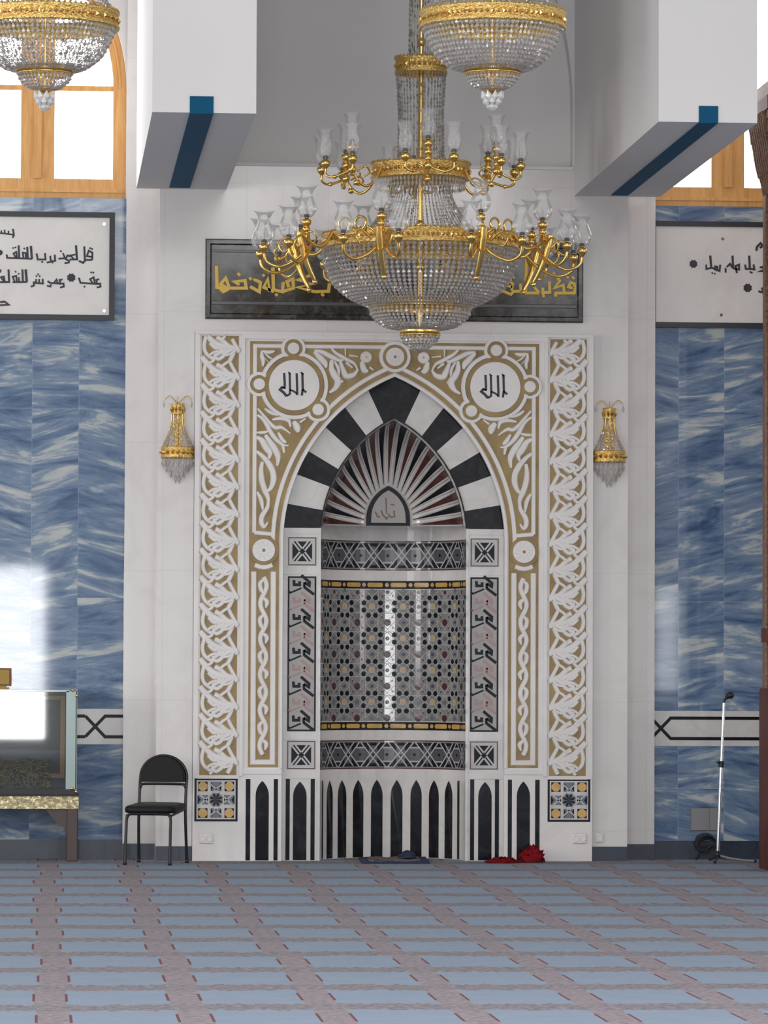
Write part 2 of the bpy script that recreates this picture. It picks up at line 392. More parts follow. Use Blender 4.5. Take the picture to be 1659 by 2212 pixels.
class Pat:
    """flat ornament drawn in (u, v) with a height h, mapped into space by fn(u, v, h)"""
    def __init__(s, fn, step=None): s.fn = fn; s.mb = MB(); s.step = step
    def poly(s, pts, mat, h):
        n = len(pts)
        a = sum(pts[i][0] * pts[(i + 1) % n][1] - pts[(i + 1) % n][0] * pts[i][1] for i in range(n))
        if a < 0: pts = pts[::-1]
        s.mb.add([s.fn(p[0], p[1], h) for p in pts], [tuple(range(n))], mat)
    def rect(s, u0, u1, v0, v1, mat, h):
        k = 1 if not s.step else max(1, int((u1 - u0) / s.step))
        for i in range(k):
            a, b = u0 + (u1 - u0) * i / k, u0 + (u1 - u0) * (i + 1) / k
            s.poly([(a, v0), (b, v0), (b, v1), (a, v1)], mat, h)
    def ngon(s, u, v, r, n, mat, h, rot=0.0, sq=1.0):
        s.poly([(u + r * math.cos(rot + 2 * PI * i / n), v + sq * r * math.sin(rot + 2 * PI * i / n)) for i in range(n)], mat, h)
    def relief_poly(s, pts, mat, h0, h1):
        n = len(pts)
        a = sum(pts[i][0] * pts[(i + 1) % n][1] - pts[(i + 1) % n][0] * pts[i][1] for i in range(n))
        if a < 0: pts = pts[::-1]
        lo = [s.fn(p[0], p[1], h0) for p in pts]; hi = [s.fn(p[0], p[1], h1) for p in pts]
        s.mb.add(hi + lo, [tuple(range(n))] + [((i + 1) % n, i, n + i, n + (i + 1) % n) for i in range(n)], mat)
    def disc(s, u, v, r, mat, h0, h1, n=36, bevel=0.85):
        c = [(math.cos(2 * PI * i / n), math.sin(2 * PI * i / n)) for i in range(n)]
        top = [s.fn(u + r * bevel * a, v + r * bevel * b, h1) for a, b in c]
        lo = [s.fn(u + r * a, v + r * b, h0) for a, b in c]
        s.mb.add(top + lo, [tuple(range(n))] + [((i + 1) % n, i, n + i, n + (i + 1) % n) for i in range(n)], mat)
    def stroke(s, pts, wd, mat, h0, h1=None, closed=False, top=0.7, taper=None):
        """ribbon along a polyline: flat at h0, or carved with sloping sides from h0 up to h1"""
        if s.step and not closed: pts = subdiv(pts, s.step)
        P = [Vector((p[0], p[1])) for p in pts]; n = len(P)
        if n < 2: return
        rows = []
        for i in range(n):
            if closed: a, b = P[i] - P[i - 1], P[(i + 1) % n] - P[i]
            else:
                a = P[i] - P[i - 1] if i else P[1] - P[0]
                b = P[i + 1] - P[i] if i < n - 1 else P[-1] - P[-2]
            if a.length < 1e-9: a = b
            if b.length < 1e-9: b = a
            a = a.normalized(); b = b.normalized()
            na = Vector((-a.y, a.x)); nb = Vector((-b.y, b.x)); m = na + nb
            if m.length < 0.2: m = na
            m.normalize(); k = min(1.0 / max(m.dot(na), 0.35), 2.2)
            wv = wd[i] if isinstance(wd, (list, tuple)) else wd
            if taper:
                t = i / (n - 1); wv = wd * (taper[0] + (1 - taper[0]) * min(1, t / 0.35)) if t < 0.35 else (wd * (taper[1] + (1 - taper[1]) * min(1, (1 - t) / 0.35)) if t > 0.65 else wd)
            rows.append((P[i], m * (k * wv / 2)))
        vs = []; fs = []
        if h1 is None:
            for p, m in rows: vs += [s.fn(p.x + m.x, p.y + m.y, h0), s.fn(p.x - m.x, p.y - m.y, h0)]
            for i in range(n if closed else n - 1):
                j = (i + 1) % n; fs.append((2 * i + 1, 2 * j + 1, 2 * j, 2 * i))
        else:
            for p, m in rows:
                vs += [s.fn(p.x + m.x, p.y + m.y, h0), s.fn(p.x + m.x * top, p.y + m.y * top, h1),
                       s.fn(p.x - m.x * top, p.y - m.y * top, h1), s.fn(p.x - m.x, p.y - m.y, h0)]
            for i in range(n if closed else n - 1):
                j = (i + 1) % n
                for q in range(3): fs.append((4 * i + q + 1, 4 * j + q + 1, 4 * j + q, 4 * i + q))
            if not closed: fs += [(0, 1, 2, 3), (4 * n - 1, 4 * n - 2, 4 * n - 3, 4 * n - 4)]
        s.mb.add(vs, fs, mat)
    def build(s, name, parent=None, label=None): return s.mb.build(name, parent, label)

def flat(y):                      # drawing plane facing the hall at depth y
    return lambda u, v, h: (u, y - h, v)

def empty(name, loc, label=None, cat=None, group=None, kind=None):
    o = bpy.data.objects.new(name, None); col.objects.link(o); o.location = loc; o.empty_display_size = 0.1
    tag(o, label, cat, group, kind); return o
def tag(o, label=None, cat=None, group=None, kind=None):
    if label: o['label'] = label
    if cat: o['category'] = cat
    if group: o['group'] = group
    if kind: o['kind'] = kind
    return o
def struct(o): o['kind'] = 'structure'; return o
def copy_tree(o, parent=None, shift=None):
    c = o.copy(); col.objects.link(c)
    if parent: c.parent = parent
    for ch in list(o.children): copy_tree(ch, c)
    return c

# ------------------------------------------------------------------ room shell
PIER, STRIP, BLUE = 0.0, 0.25, 0.33           # depths of the pier face, the set-back strips and the blue walls
b = MB(); b.box(-13, 13, -46, 0.8, -0.12, 0.0, M['carpet']); struct(b.build('floor'))
b = MB(); b.box(-13, 13, -46, 0.9, 9.5, 9.7, M['plaster']); struct(b.build('ceiling'))

# white marble bay around the prayer niche
for nm, bx in (('wall_front_left', [(-1.79, -1.517, PIER, 0.75, 0, 5.075)]), ('wall_front_right', [(1.517, 1.79, PIER, 0.75, 0, 5.075)]),
               ('wall_front', [(-1.517, 1.517, PIER, 0.75, 3.997, 5.075), (-1.79, 1.79, PIER, 0.75, 5.075, 5.27)]), ('wall_front_back', [(-1.517, 1.517, 0.62, 0.75, 0, 3.997)])):
    b = MB()
    for q in bx: b.box(*q, M['wallwhite'])
    struct(b.build(nm))
# plastered lunette above it: an arched recess
b = MB()
def arc_pts(cx, cz, R, a0, a1, n): return [(cx + R * math.cos(a0 + (a1 - a0) * i / n), cz + R * math.sin(a0 + (a1 - a0) * i / n)) for i in range(n + 1)]
aa = math.acos(1.41 / 2.77)
rightarc = arc_pts(-1.41, 5.75, 2.77, 0, aa, 20)
leftarc = [(-x, z) for x, z in rightarc]
b.prism([(1.36, 5.27)] + rightarc + [(0, 9.5), (1.79, 9.5), (1.79, 5.27)], PIER, 0.75, M['plaster'])
b.prism([(-1.36, 5.27)] + leftarc + [(0, 9.5), (-1.79, 9.5), (-1.79, 5.27)], PIER, 0.75, M['plaster'])
b.box(-1.45, 1.45, 0.16, 0.75, 5.27, 9.5, M['plaster'])
b.box(-1.36, 1.36, -0.012, 0.16, 5.262, 5.285, M['plaster'])
struct(b.build('wall_front_upper'))
for sx, nm in ((-1, 'trim_1'), (1, 'trim_2')):
    b = MB(); x0, x1 = sorted((sx * 1.79, sx * 2.034)); b.box(x0, x1, STRIP, 0.75, 0, 9.5, M['wallwhite'])
    struct(b.build(nm))

# blue marble side walls with an arched window above each
def window(n, cx, half, lights, panel_edges, zsill, zspring, side):
    """n, centre x, half width, list of pane spans, wood frame"""
    root = empty('window_%d' % n, (cx, 0.45, zsill)); root['kind'] = 'structure'
    y0, y1 = 0.40, 0.50
    f = MB()
    arch_o = arc_pts(cx, zspring, half, 0, PI, 40); arch_i = arc_pts(cx, zspring, half - 0.10, 0, PI, 40)
    f.box(cx - half, cx + half, y0, y1, zsill, zsill + 0.155, M['wood'])
    for s in (-1, 1):
        xa, xb = sorted((cx + s * half, cx + s * (half - 0.10))); f.box(xa, xb, y0, y1, zsill + 0.155, zspring, M['wood'])
    for i in range(40):
        f.prism([arch_o[i], arch_o[i + 1], arch_i[i + 1], arch_i[i]], y0, y1, M['wood'])
    # thin raised bead round the frame
    f.tube([(x, y0, z) for x, z in arc_pts(cx, zspring, half - 0.05, 0, PI, 40)], 0.012, M['wood'], 6)
    f.box(cx - half, cx + half, y0 - 0.015, y0, zsill + 0.05, zsill + 0.075, M['wood'])
    f.build('window_frame', root)
    for (a, c) in lights:
        mbar = MB(); zt = zspring + math.sqrt(max(0.01, (half - 0.08) ** 2 - (max(abs(a - cx), abs(c - cx))) ** 2))
        mbar.box(a, c, y0 + 0.005, y1 - 0.005, zsill + 0.155, zt, M['wood'])
        mbar.box((a + c) / 2 - 0.03, (a + c) / 2 + 0.03, y0 - 0.02, y0 + 0.005, zsill + 0.155, zt, M['wood'])
        mbar.build('mullion', root)
    t = MB()
    for (a, c) in panel_edges: t.box(a, c, y0 + 0.03, y1 - 0.02, zspring - 0.02, zspring + 0.02, M['wood'])
    t.build('transom', root)
    p = MB()
    poly = [(cx - half + 0.05, zsill + 0.1), (cx + half - 0.05, zsill + 0.1)] + arc_pts(cx, zspring, half - 0.05, 0, PI, 40)
    p.prism(poly, 0.465, 0.475, M['sky']); p.build('window_pane', root)
    return root
ZS, ZSP = 5.035, 5.89
def side_wall(sx, nm, cx, half):
    x0, x1 = sorted((sx * 2.034, sx * 7.5))
    b = MB(); b.box(x0, x1, BLUE, 0.8, 0, ZS, M['blue']); struct(b.build(nm))
    u = MB()
    inner = cx - sx * half        # window jamb nearest the bay
    arch = arc_pts(cx, ZSP, half, 0, PI, 40)
    xa, xb = cx - half, cx + half
    u.box(min(xa, x0) , xa, BLUE, 0.8, ZS, 9.5, M['plaster']) if x0 < xa else None
    if xb < x1: u.box(xb, x1, BLUE, 0.8, ZS, 9.5, M['plaster'])
    for i in range(40):
        (ax, az), (bx, bz) = arch[i], arch[i + 1]
        u.prism([(ax, az), (ax, 9.5), (bx, 9.5), (bx, bz)], BLUE, 0.8, M['plaster'])
    struct(u.build(nm + '_upper'))
side_wall(-1, 'wall_left', -3.37, 1.332)
side_wall(1, 'wall_right', 3.29, 1.25)
window(1, -3.37, 1.332, [(-2.842, -2.585)], [(-4.6, -2.842), (-2.585, -2.12)], ZS, ZSP, -1)
window(2, 3.29, 1.25, [(2.493, 2.750)], [(2.12, 2.493), (2.750, 4.4)], ZS, ZSP, 1)

# dark skirting
for nm, x0, x1, y, hgt in (('baseboard_left', -7.5, -2.034, BLUE, 0.145), ('baseboard_right', 2.034, 7.5, BLUE, 0.140)):
    b = MB(); b.box(x0, x1, y - 0.015, y, 0, hgt, M['baseboard']); struct(b.build(nm))
for sx, nm in ((-1, 'baseboard_front_left'), (1, 'baseboard_front_right')):
    b = MB(); x0, x1 = sorted((sx * 1.518, sx * 1.79)); b.box(x0, x1, -0.012, 0.0, 0, 0.108, M['baseboard'])
    x0, x1 = sorted((sx * 1.79, sx * 2.034)); b.box(x0, x1, STRIP - 0.012, STRIP, 0, 0.118, M['baseboard'])
    struct(b.build(nm))

# white marble bands with a black interlaced line across the blue walls
def band(nm, x0, x1, cross):
    p = Pat(flat(BLUE)); p.rect(x0, x1, 0.868, 1.137, M['pale'], 0.004)
    p.mb.box(x0, x1, BLUE - 0.0039, BLUE, 0.868, 1.137, M['pale'])
    za, zb = 0.925, 1.082
    for (c0, c1) in zip(cross, cross[1:]):
        for (s0, s1) in ((za, zb), (zb, za)):
            p.stroke([(c0 - 0.075, s0), (c0 + 0.075, s1), (c1 - 0.075, s1)], 0.024, M['jet'], 0.0048 if s0 < s1 else 0.0052)
    struct(p.build(nm))
band('trim_3', -7.4, -2.034, [-6.35, -4.95, -3.55, -2.245, -1.95 + 0.075])
band('trim_4', 2.034, 7.4, [2.095, 3.50, 4.9, 6.3])

# the two deep white beams that spring from the bay, each with a teal strip
def beam(nm, x0, x1, zb, t0, t1, label):
    b = MB(); b.box(x0, x1, -4.48, 0.0, zb, 9.5, M['plaster'])
    r = struct(b.build(nm))
    s = MB()
    s.box(t0, t1, -4.484, -0.12, zb - 0.006, zb, M['teal']); s.box(t0, t1, -4.486, -4.48, zb - 0.006, zb + 0.108, M['teal'])
    s.build('teal_strip', r, 'teal painted strip along the beam')
beam('trim_5', -1.965, -1.285, 5.078, -1.72, -1.565, '')
beam('trim_6', 1.372, 2.030, 5.064, 1.640, 1.768, '')

# ------------------------------------------------------------------ the prayer niche
mih = empty('prayer_niche', (0, 0, 0), 'white and gold carved marble prayer niche under a pointed black and white arch', 'prayer niche')
YS = -0.05                                     # face of the marble surround
def harc(c, R, z0, n=36, zstart=None):
    """pointed arch from the left springing over the apex to the right; centres at +-c, height z0"""
    ap = math.acos(-c / R)
    s = PI if zstart is None else PI - math.asin((zstart - z0) / R)
    L = [(c + R * math.cos(s + (ap - s) * i / n), z0 + R * math.sin(s + (ap - s) * i / n)) for i in range(n + 1)]
    return L + [(-x, z) for x, z in L[-2::-1]]
HOLE = harc(0.528, 1.373, 2.4)
# marble surround
b = MB()
hl = HOLE[:37]
for s in (-1, 1):
    pts = [(x * -s, z) for x, z in hl]         # springing -> apex on one side
    b.prism([(s * 0.845, 0), (s * 0.845, 2.4)] + pts[1:] + [(0, 3.99), (s * 1.515, 3.99), (s * 1.515, 0)], YS, 0.0, M['white'])
# raised mouldings between the parts of the surround
for s in (-1, 1):
    for xa, xb, za, zb_, hh in ((1.140, 1.166, 0.64, 3.975, 0.016), (1.478, 1.515, 0.62, 3.99, 0.012)):
        xa, xb = sorted((s * xa, s * xb)); b.box(xa, xb, YS - hh, YS, za, zb_, M['white'])
    xa, xb = sorted((s * 0.845, s * 1.14)); b.box(xa, xb, YS - 0.010, YS, 0.655, 0.690, M['white'])
    xa, xb = sorted((s * 1.166, s * 1.478)); b.box(xa, xb, YS - 0.010, YS, 0.618, 0.638, M['white'])
b.box(-1.14, 1.14, YS - 0.016, YS, 3.942, 3.975, M['white'])
b.box(-1.515, 1.515, YS - 0.020, YS, 3.975, 3.995, M['white'])
b.build('marble_surround', mih)
rim = Pat(flat(YS)); rim.stroke([(-0.853, 0.70)] + harc(0.528, 1.381, 2.4) + [(0.853, 0.70)], 0.026, M['white'], 0.0, 0.014); rim.build('arch_moulding', mih)

# gold ground of the arch frame
g = MB()
GA = harc(0.528, 1.40, 2.4)[:37]
for s in (-1, 1):
    pts = [(x * -s, z) for x, z in GA]
    g.prism([(s * 0.872, 0.705), (s * 0.872, 2.4)] + pts[1:] + [(0, 3.925), (s * 1.10, 3.925), (s * 1.10, 0.705)], YS - 0.003, YS, M['goldpaint'])
g.build('gold_ground', mih, 'gold painted ground behind the white carving')

# white carving over it
def mirror(fn): return lambda u, v, h: fn(-u, v, h)
def crop(pts, ox, oy, sc):                      # traced points -> metres on the surround
    return [at(ox + x / sc, oy + y / sc, YS) for x, y in pts]
K2 = (530, 880, 7.9); K3 = (660, 730, 7.9); K8 = (530, 730, 15.08)
W2 = 1 / 7.9 * 0.0035; W8 = 1 / 15.08 * 0.0035
LEAF = [
 (K2, [(210, 20), (330, 160), (440, 290), (520, 350), (600, 340), (680, 380), (770, 450)], 56, W2),
 (K2, [(200, 130), (290, 190), (370, 300), (420, 400), (520, 540), (640, 640), (740, 650)], 64, W2),
 (K2, [(190, 430), (300, 430), (400, 410)], 46, W2),
 (K2, [(340, 470), (430, 600), (510, 720), (560, 850), (545, 1000)], 88, W2),
 (K2, [(190, 510), (280, 560), (350, 680), (420, 780), (400, 880)], 88, W2),
 (K2, [(190, 750), (300, 840), (400, 960), (470, 1100), (480, 1250), (420, 1400), (330, 1430)], 84, W2),
 (K2, [(290, 930), (270, 1080), (285, 1250), (330, 1400), (390, 1550), (390, 1690)], 80, W2),
 (K2, [(200, 1440), (270, 1580), (300, 1760)], 58, W2),
 (K2, [(390, 1560), (380, 1700), (290, 1850), (275, 1960), (320, 2040), (385, 1960)], 70, W2),
 (K2, [(330, 20), (430, 90), (560, 140)], 50, W2),
 (K2, [(460, 210), (620, 190), (740, 230), (770, 340)], 62, W2),
 (K2, [(820, 240), (880, 330), (900, 430)], 96, W2),
 (K2, [(930, 260), (1030, 190)], 66, W2),
 (K2, [(640, 640), (665, 780)], 90, W2),
 (K2, [(560, 430), (640, 560), (700, 600)], 60, W2),
 (K3, [(150, 230), (250, 340), (330, 430), (350, 510)], 86, W2),
 (K3, [(150, 220), (280, 240), (420, 310), (560, 380), (650, 380)], 70, W2),
 (K3, [(440, 180), (520, 260), (620, 320), (720, 380), (830, 440), (900, 570)], 58, W2),
 (K3, [(680, 170), (680, 310)], 50, W2),
 (K3, [(450, 380), (445, 520), (500, 640), (560, 740), (510, 860), (405, 935)], 96, W2),
 (K3, [(490, 400), (560, 520), (570, 650)], 48, W2),
 (K3, [(590, 400), (640, 540), (700, 650), (820, 630), (885, 550)], 84, W2),
 (K3, [(960, 400), (1000, 540), (1070, 575)], 88, W2),
 (K3, [(740, 300), (900, 320)], 58, W2),
 (K3, [(1090, 500), (1160, 550)], 70, W2),
 (K3, [(690, 420), (800, 510)], 78, W2),
 (K3, [(640, 740), (560, 760)], 80, W2),
 (K8, [(540, 420), (545, 600), (585, 760), (560, 930)], 118, W8),
 (K8, [(560, 430), (750, 470), (960, 430)], 118, W8),
 (K8, [(620, 500), (760, 620), (900, 700)], 58, W8),
 (K8, [(600, 640), (760, 800)], 58, W8),
]
BIG, RS = (0.765, 3.592), 0.2
SMALL = [(0.772, 3.872), (1.030, 3.598), (0.583, 3.409)]
relief = Pat(flat(YS))
def both(draw):
    for sg in (-1, 1):
        relief.fn = flat(YS) if sg < 0 else mirror(flat(YS))
        draw()
WHT, GP = M['white'], M['goldpaint']
def spandrel():
    for k, (K, pts, wd, W) in enumerate(LEAF):
        relief.stroke(spl(crop(pts, *K), 5), wd * 1.28 * W, WHT, 0.003, 0.0125 + 0.0002 * k, top=0.62, taper=(0.55, 0.35))
    relief.disc(*crop([(1035, 330)], *K3)[0], 0.046, WHT, 0.003, 0.0155, 20)
    relief.disc(*crop([(1035, 330)], *K3)[0], 0.010, M['golddull'], 0.0156, 0.0158, 10)
    # frame bands: along the rectangle, along the arch, round the medallion
    relief.stroke([(-1.061, 2.475), (-1.061, 3.888), (-0.03, 3.888)], 0.033, WHT, 0.003, 0.0115)
    relief.stroke([(x, z) for x, z in harc(0.528, 1.447, 2.4)[:37] if x < -0.02], 0.034, WHT, 0.003, 0.0118)
    relief.stroke([(-0.919, 2.40), (-0.919, 2.462), (-1.061, 2.475)], 0.034, WHT, 0.003, 0.0112)
    cir = lambda c, r, n=48: [(c[0] + r * math.cos(2 * PI * i / n), c[1] + r * math.sin(2 * PI * i / n)) for i in range(n)]
    relief.stroke(cir((-BIG[0], BIG[1]), 0.243), 0.036, WHT, 0.003, 0.0160, closed=True)
    for (x, z) in SMALL: relief.stroke(cir((-x, z), 0.080, 28), 0.030, WHT, 0.003, 0.0155, closed=True)
    relief.disc(-BIG[0], BIG[1], 0.226, GP, 0.003, 0.0172, 56, 1.0)
    for (x, z) in SMALL: relief.disc(-x, z, 0.066, GP, 0.003, 0.0170, 32, 1.0)
    # roundel and the tall scroll panel below it
    relief.disc(-0.989, 2.342, 0.112, GP, 0.003, 0.0120, 40, 1.0)
    relief.disc(-0.989, 2.342, 0.090, WHT, 0.003, 0.0185, 40, 0.93)
    relief.disc(-0.989, 2.342, 0.013, GP, 0.0186, 0.0190, 12)
    for q in range(10):
        a = 2 * PI * q / 10
        relief.stroke([(-0.989 + 0.03 * math.cos(a), 2.342 + 0.03 * math.sin(a)), (-0.989 + 0.075 * math.cos(a + 0.5), 2.342 + 0.075 * math.sin(a + 0.5))], 0.004, M['pale'], 0.0189)
    arcb = [(-0.989 + 0.066 * t, 2.342 - math.sqrt(0.128 ** 2 - (0.066 * t) ** 2)) for t in (1, 0.5, 0, -0.5, -1)]
    relief.stroke([(-1.062, 2.18), (-1.062, 0.742), (-0.914, 0.742), (-0.914, 2.18)], 0.042, WHT, 0.003, 0.0115)
    relief.stroke(arcb, 0.040, WHT, 0.003, 0.0110)
    z = 2.14; P = 0.268; k = 0
    while z > 0.80:
        seg = min(P, z - 0.775)
        A = [(-0.988 + 0.023 * math.sin(2 * PI * (j / 10)), z - P * j / 10) for j in range(11) if P * j / 10 <= seg + 1e-6]
        if len(A) > 2: relief.stroke(spl(A, 3), 0.036, WHT, 0.003, 0.0125, top=0.6)
        L1 = [(-0.968, z - 0.01), (-1.012, z - 0.045), (-1.005, z - 0.10), (-0.975, z - 0.135)]
        L2 = [(-1.005, z - 0.15), (-0.962, z - 0.185), (-0.972, z - 0.235)]
        for L in (L1, L2):
            if L[-1][1] > 0.775: relief.stroke(spl(L, 5), 0.034, WHT, 0.003, 0.0140, top=0.55, taper=(0.5, 0.3))
        z -= P; k += 1
both(spandrel)
relief.fn = flat(YS)
relief.stroke([(0.105 * math.cos(2 * PI * i / 32), 3.815 + 0.105 * math.sin(2 * PI * i / 32)) for i in range(32)], 0.032, WHT, 0.003, 0.0150, closed=True)
relief.disc(0, 3.815, 0.093, GP, 0.003, 0.0165, 40, 1.0)
relief.disc(0, 3.815, 0.074, WHT, 0.003, 0.0205, 40, 0.93)
relief.disc(0, 3.815, 0.012, GP, 0.0206, 0.0210, 12)
for q in range(10):
    a = 2 * PI * q / 10
    relief.stroke([(0.025 * math.cos(a), 3.815 + 0.025 * math.sin(a)), (0.06 * math.cos(a + 0.5), 3.815 + 0.06 * math.sin(a + 0.5))], 0.005, M['pale'], 0.0209)
relief.build('carved_tracery', mih, 'white carved leaf scrolls and bands on gold')

# medallions with the black calligraphy
KA = (570, 770, 11.85)
ALLAH = [([(535, 420), (550, 700), (545, 830)], 62), ([(675, 430), (685, 840), (680, 960), (600, 1010)], 56), ([(640, 400), (700, 450)], 40),
         ([(855, 430), (868, 840), (868, 990)], 60), ([(1000, 420), (1010, 830), (985, 1000)], 60), ([(960, 400), (1030, 460)], 40),
         ([(500, 770), (430, 850), (530, 930), (600, 1020)], 70), ([(680, 850), (780, 890), (860, 950)], 50), ([(1000, 840), (1100, 920)], 56),
         ([(480, 790), (560, 810)], 44)]
c0 = at(637, 832, YS)
for sg in (-1, 1):
    md = Pat(flat(YS)); cx, cz = sg * BIG[0], BIG[1]
    md.disc(cx, cz, RS, WHT, 0.003, 0.0215, 56, 0.95)
    for (x, z) in SMALL: md.disc(sg * x, z, 0.047, WHT, 0.003, 0.0215, 28, 0.92)
    o = md.build('medallion', mih)
    tx = Pat(flat(YS))
    for pts, wd in ALLAH:
        q = crop(pts, *KA); tx.stroke([(x - c0[0] + cx, z - c0[1] + cz) for x, z in q], wd / 11.85 * 0.0035, M['ink'], 0.0215, 0.0235, top=0.9)
    tx.build('calligraphy', o, 'black angular calligraphy on a white disc')

# the two tall interlace borders at the sides
KB = (420, 1180, 7.375)
INTER = [([(90, 480), (190, 590), (300, 690), (420, 745), (540, 770)], 82), ([(165, 590), (135, 720), (150, 830), (210, 905), (310, 960)], 54),
         ([(330, 600), (420, 650), (520, 740), (610, 775), (705, 835)], 66), ([(535, 540), (580, 630), (640, 740), (705, 825)], 54),
         ([(610, 840), (570, 930), (540, 985)], 62), ([(230, 690), (310, 770), (400, 775), (370, 860), (280, 900)], 60),
         ([(420, 880), (500, 830), (600, 780)], 76), ([(280, 900), (360, 955), (450, 900)], 60), ([(330, 830), (400, 850), (470, 790)], 60),
         ([(300, 955), (255, 1000), (185, 1020)], 44), ([(450, 895), (560, 870), (640, 800)], 46), ([(545, 545), (470, 590), (400, 650)], 46), ([(205, 905), (280, 850), (360, 830)], 44)]
ZB0, ZB1 = 0.645, 3.963
for sg in (-1, 1):
    p = Pat(flat(YS) if sg < 0 else mirror(flat(YS)))
    p.mb.box(*sorted((sg * 1.465, sg * 1.186)), YS - 0.0025, YS, ZB0, ZB1, M['goldpaint'])
    per = 0.2075; za = at(432, 1180 + 480 / 7.375, YS)[1]
    z_top = za
    while z_top + per < ZB1 + 0.16: z_top += per
    k = 0
    while z_top - k * per > ZB0 - 0.05:
        dz = z_top - k * per - za
        for q, (pts, wd) in enumerate(INTER):
            w_ = [(max(-1.468, min(-1.183, x)), z + dz) for x, z in crop(pts, *KB)]
            w_ = [pt for pt in w_ if ZB0 <= pt[1] <= ZB1]
            if len(w_) > 1: p.stroke(spl(w_, 4), wd * 1.2 / 7.375 * 0.0035, WHT, 0.0025, 0.0115 + 0.0005 * q, top=0.6)
        k += 1
    p.build('carved_border', mih, 'tall strip of white interlace carved on gold')

# square star tiles at the foot of the borders
for sg in (-1, 1):
    cx, cz = sg * 1.338, 0.460; p = Pat(flat(YS)); q = 0.1625
    def fl(x0, x1, z0, z1, m, h_): p.rect(cx + x0, cx + x1, cz + z0, cz + z1, m, h_)
    fl(-q, q, -q, q, M['jet'], 0.002); fl(-q + .016, q - .016, -q + .016, q - .016, M['pale'], 0.0026)
    for ax in (-1, 1):
        for az in (-1, 1):
            fl(ax * .100 - .036, ax * .100 + .036, az * .100 - .036, az * .100 + .036, M['black'], 0.0030)
            p.ngon(cx + ax * .100, cz + az * .100, .036, 8, M['yellow'], 0.0036, PI / 8)
    for (x, z) in ((0, .1), (0, -.1), (.1, 0), (-.1, 0)):
        fl(x - .040, x + .040, z - .036, z + .036, M['slate'], 0.0030)
        for d in (-1, 1):
            p.poly([(cx + x + d * .040, cz + z - .036), (cx + x + d * .040, cz + z + .036), (cx + x + d * .015, cz + z)], M['jet'], 0.0033)
    p.ngon(cx, cz, .055, 8, M['slate'], 0.0030, PI / 8)
    for r_ in range(8):
        a = r_ * PI / 4 + PI / 8
        p.poly([(cx, cz), (cx + .034 * math.cos(a - .3), cz + .034 * math.sin(a - .3)), (cx + .056 * math.cos(a), cz + .056 * math.sin(a)), (cx + .034 * math.cos(a + .3), cz + .034 * math.sin(a + .3))], M['jet'], 0.0036)
    for (a0, a1) in (((-.05, .125), (.145, -.06)), ((-.145, .06), (.05, -.125)), ((.05, .125), (-.145, -.06)), ((.145, .06), (-.05, -.125))):
        p.stroke([(cx + a0[0], cz + a0[1]), (cx + a1[0], cz + a1[1])], 0.011, M['line'], 0.0042)
    p.build('star_tile', mih, 'square star mosaic tile with four gold octagons')

# black lancet panels of the plinth (surround)
def lancet(p, u, wd, z0, z1, zs, mat, h_, n=7):
    R = ((z1 - zs) ** 2 + (wd / 2) ** 2) / wd; aa_ = math.asin(min(1, (z1 - zs) / R))
    rt = [(u + wd / 2 - R + R * math.cos(aa_ * i / n), zs + R * math.sin(aa_ * i / n)) for i in range(n + 1)]
    lf = [(2 * u - x, z) for x, z in rt[-2::-1]]
    p.poly([(u - wd / 2, z0), (u + wd / 2, z0)] + rt + lf, mat, h_)
for sg in (-1, 1):
    p = Pat(flat(YS))
    lancet(p, sg * 0.990, 0.100, 0.004, 0.602, 0.49, M['black'], 0.002)
    for (a, c) in ((1.114, 1.080), (0.903, 0.872)): p.rect(*sorted((sg * a, sg * c)), 0.004, 0.616, M['black'], 0.002)
    p.build('plinth_inlay', mih, 'black pointed inlay panel at the foot')

# ring of black and white arch stones
b = MB()
IN = (0.46, 1.013, 2.45); OUTC = (0.528, 1.3735, 2.4)
def apt(arc, phi): return (arc[0] + arc[1] * math.cos(phi), arc[2] + arc[1] * math.sin(phi))
def phi_of(arc, x, z): return math.atan2(z - arc[2], x - arc[0])
bo = [(616.6, 1139.5), (624.5, 1089), (641.7, 1025), (664, 973), (702, 921.7), (746, 881), (798.5, 848)]
bi = [(693.4, 1142.6), (698, 1102), (714, 1052), (731.7, 1014), (758, 973), (790.6, 940.5), (826.7, 912)]
po = [phi_of(OUTC, *at(x, y, 0)) for x, y in bo] + [math.acos(-OUTC[0] / OUTC[1])]
pi_ = [phi_of(IN, *at(x, y, 0)) for x, y in bi] + [math.acos(-IN[0] / IN[1])]
for sg in (-1, 1):
    for k in range(7):
        n = 6
        o_ = [apt(OUTC, po[k] + (po[k + 1] - po[k]) * i / n) for i in range(n + 1)]
        i_ = [apt(IN, pi_[k] + (pi_[k + 1] - pi_[k]) * i / n) for i in range(n + 1)]
        if k == 0: o_[0] = (-0.845, 2.515); i_[0] = (-0.552, 2.515)
        poly = [(x * -sg, z) for x, z in o_ + i_[::-1]]
        b.prism(poly, 0.0, 0.10, M['black'] if k % 2 == 0 else M['pale'])
b.build('arch_stones', mih, 'ring of alternating black and white arch stones')
# narrow dark bead round the mouth of the half dome
p = Pat(flat(0.0)); p.stroke(harc(0.46, 1.016, 2.45, zstart=2.53), 0.012, M['black'], 0.0, 0.012); p.build('arch_bead', mih)

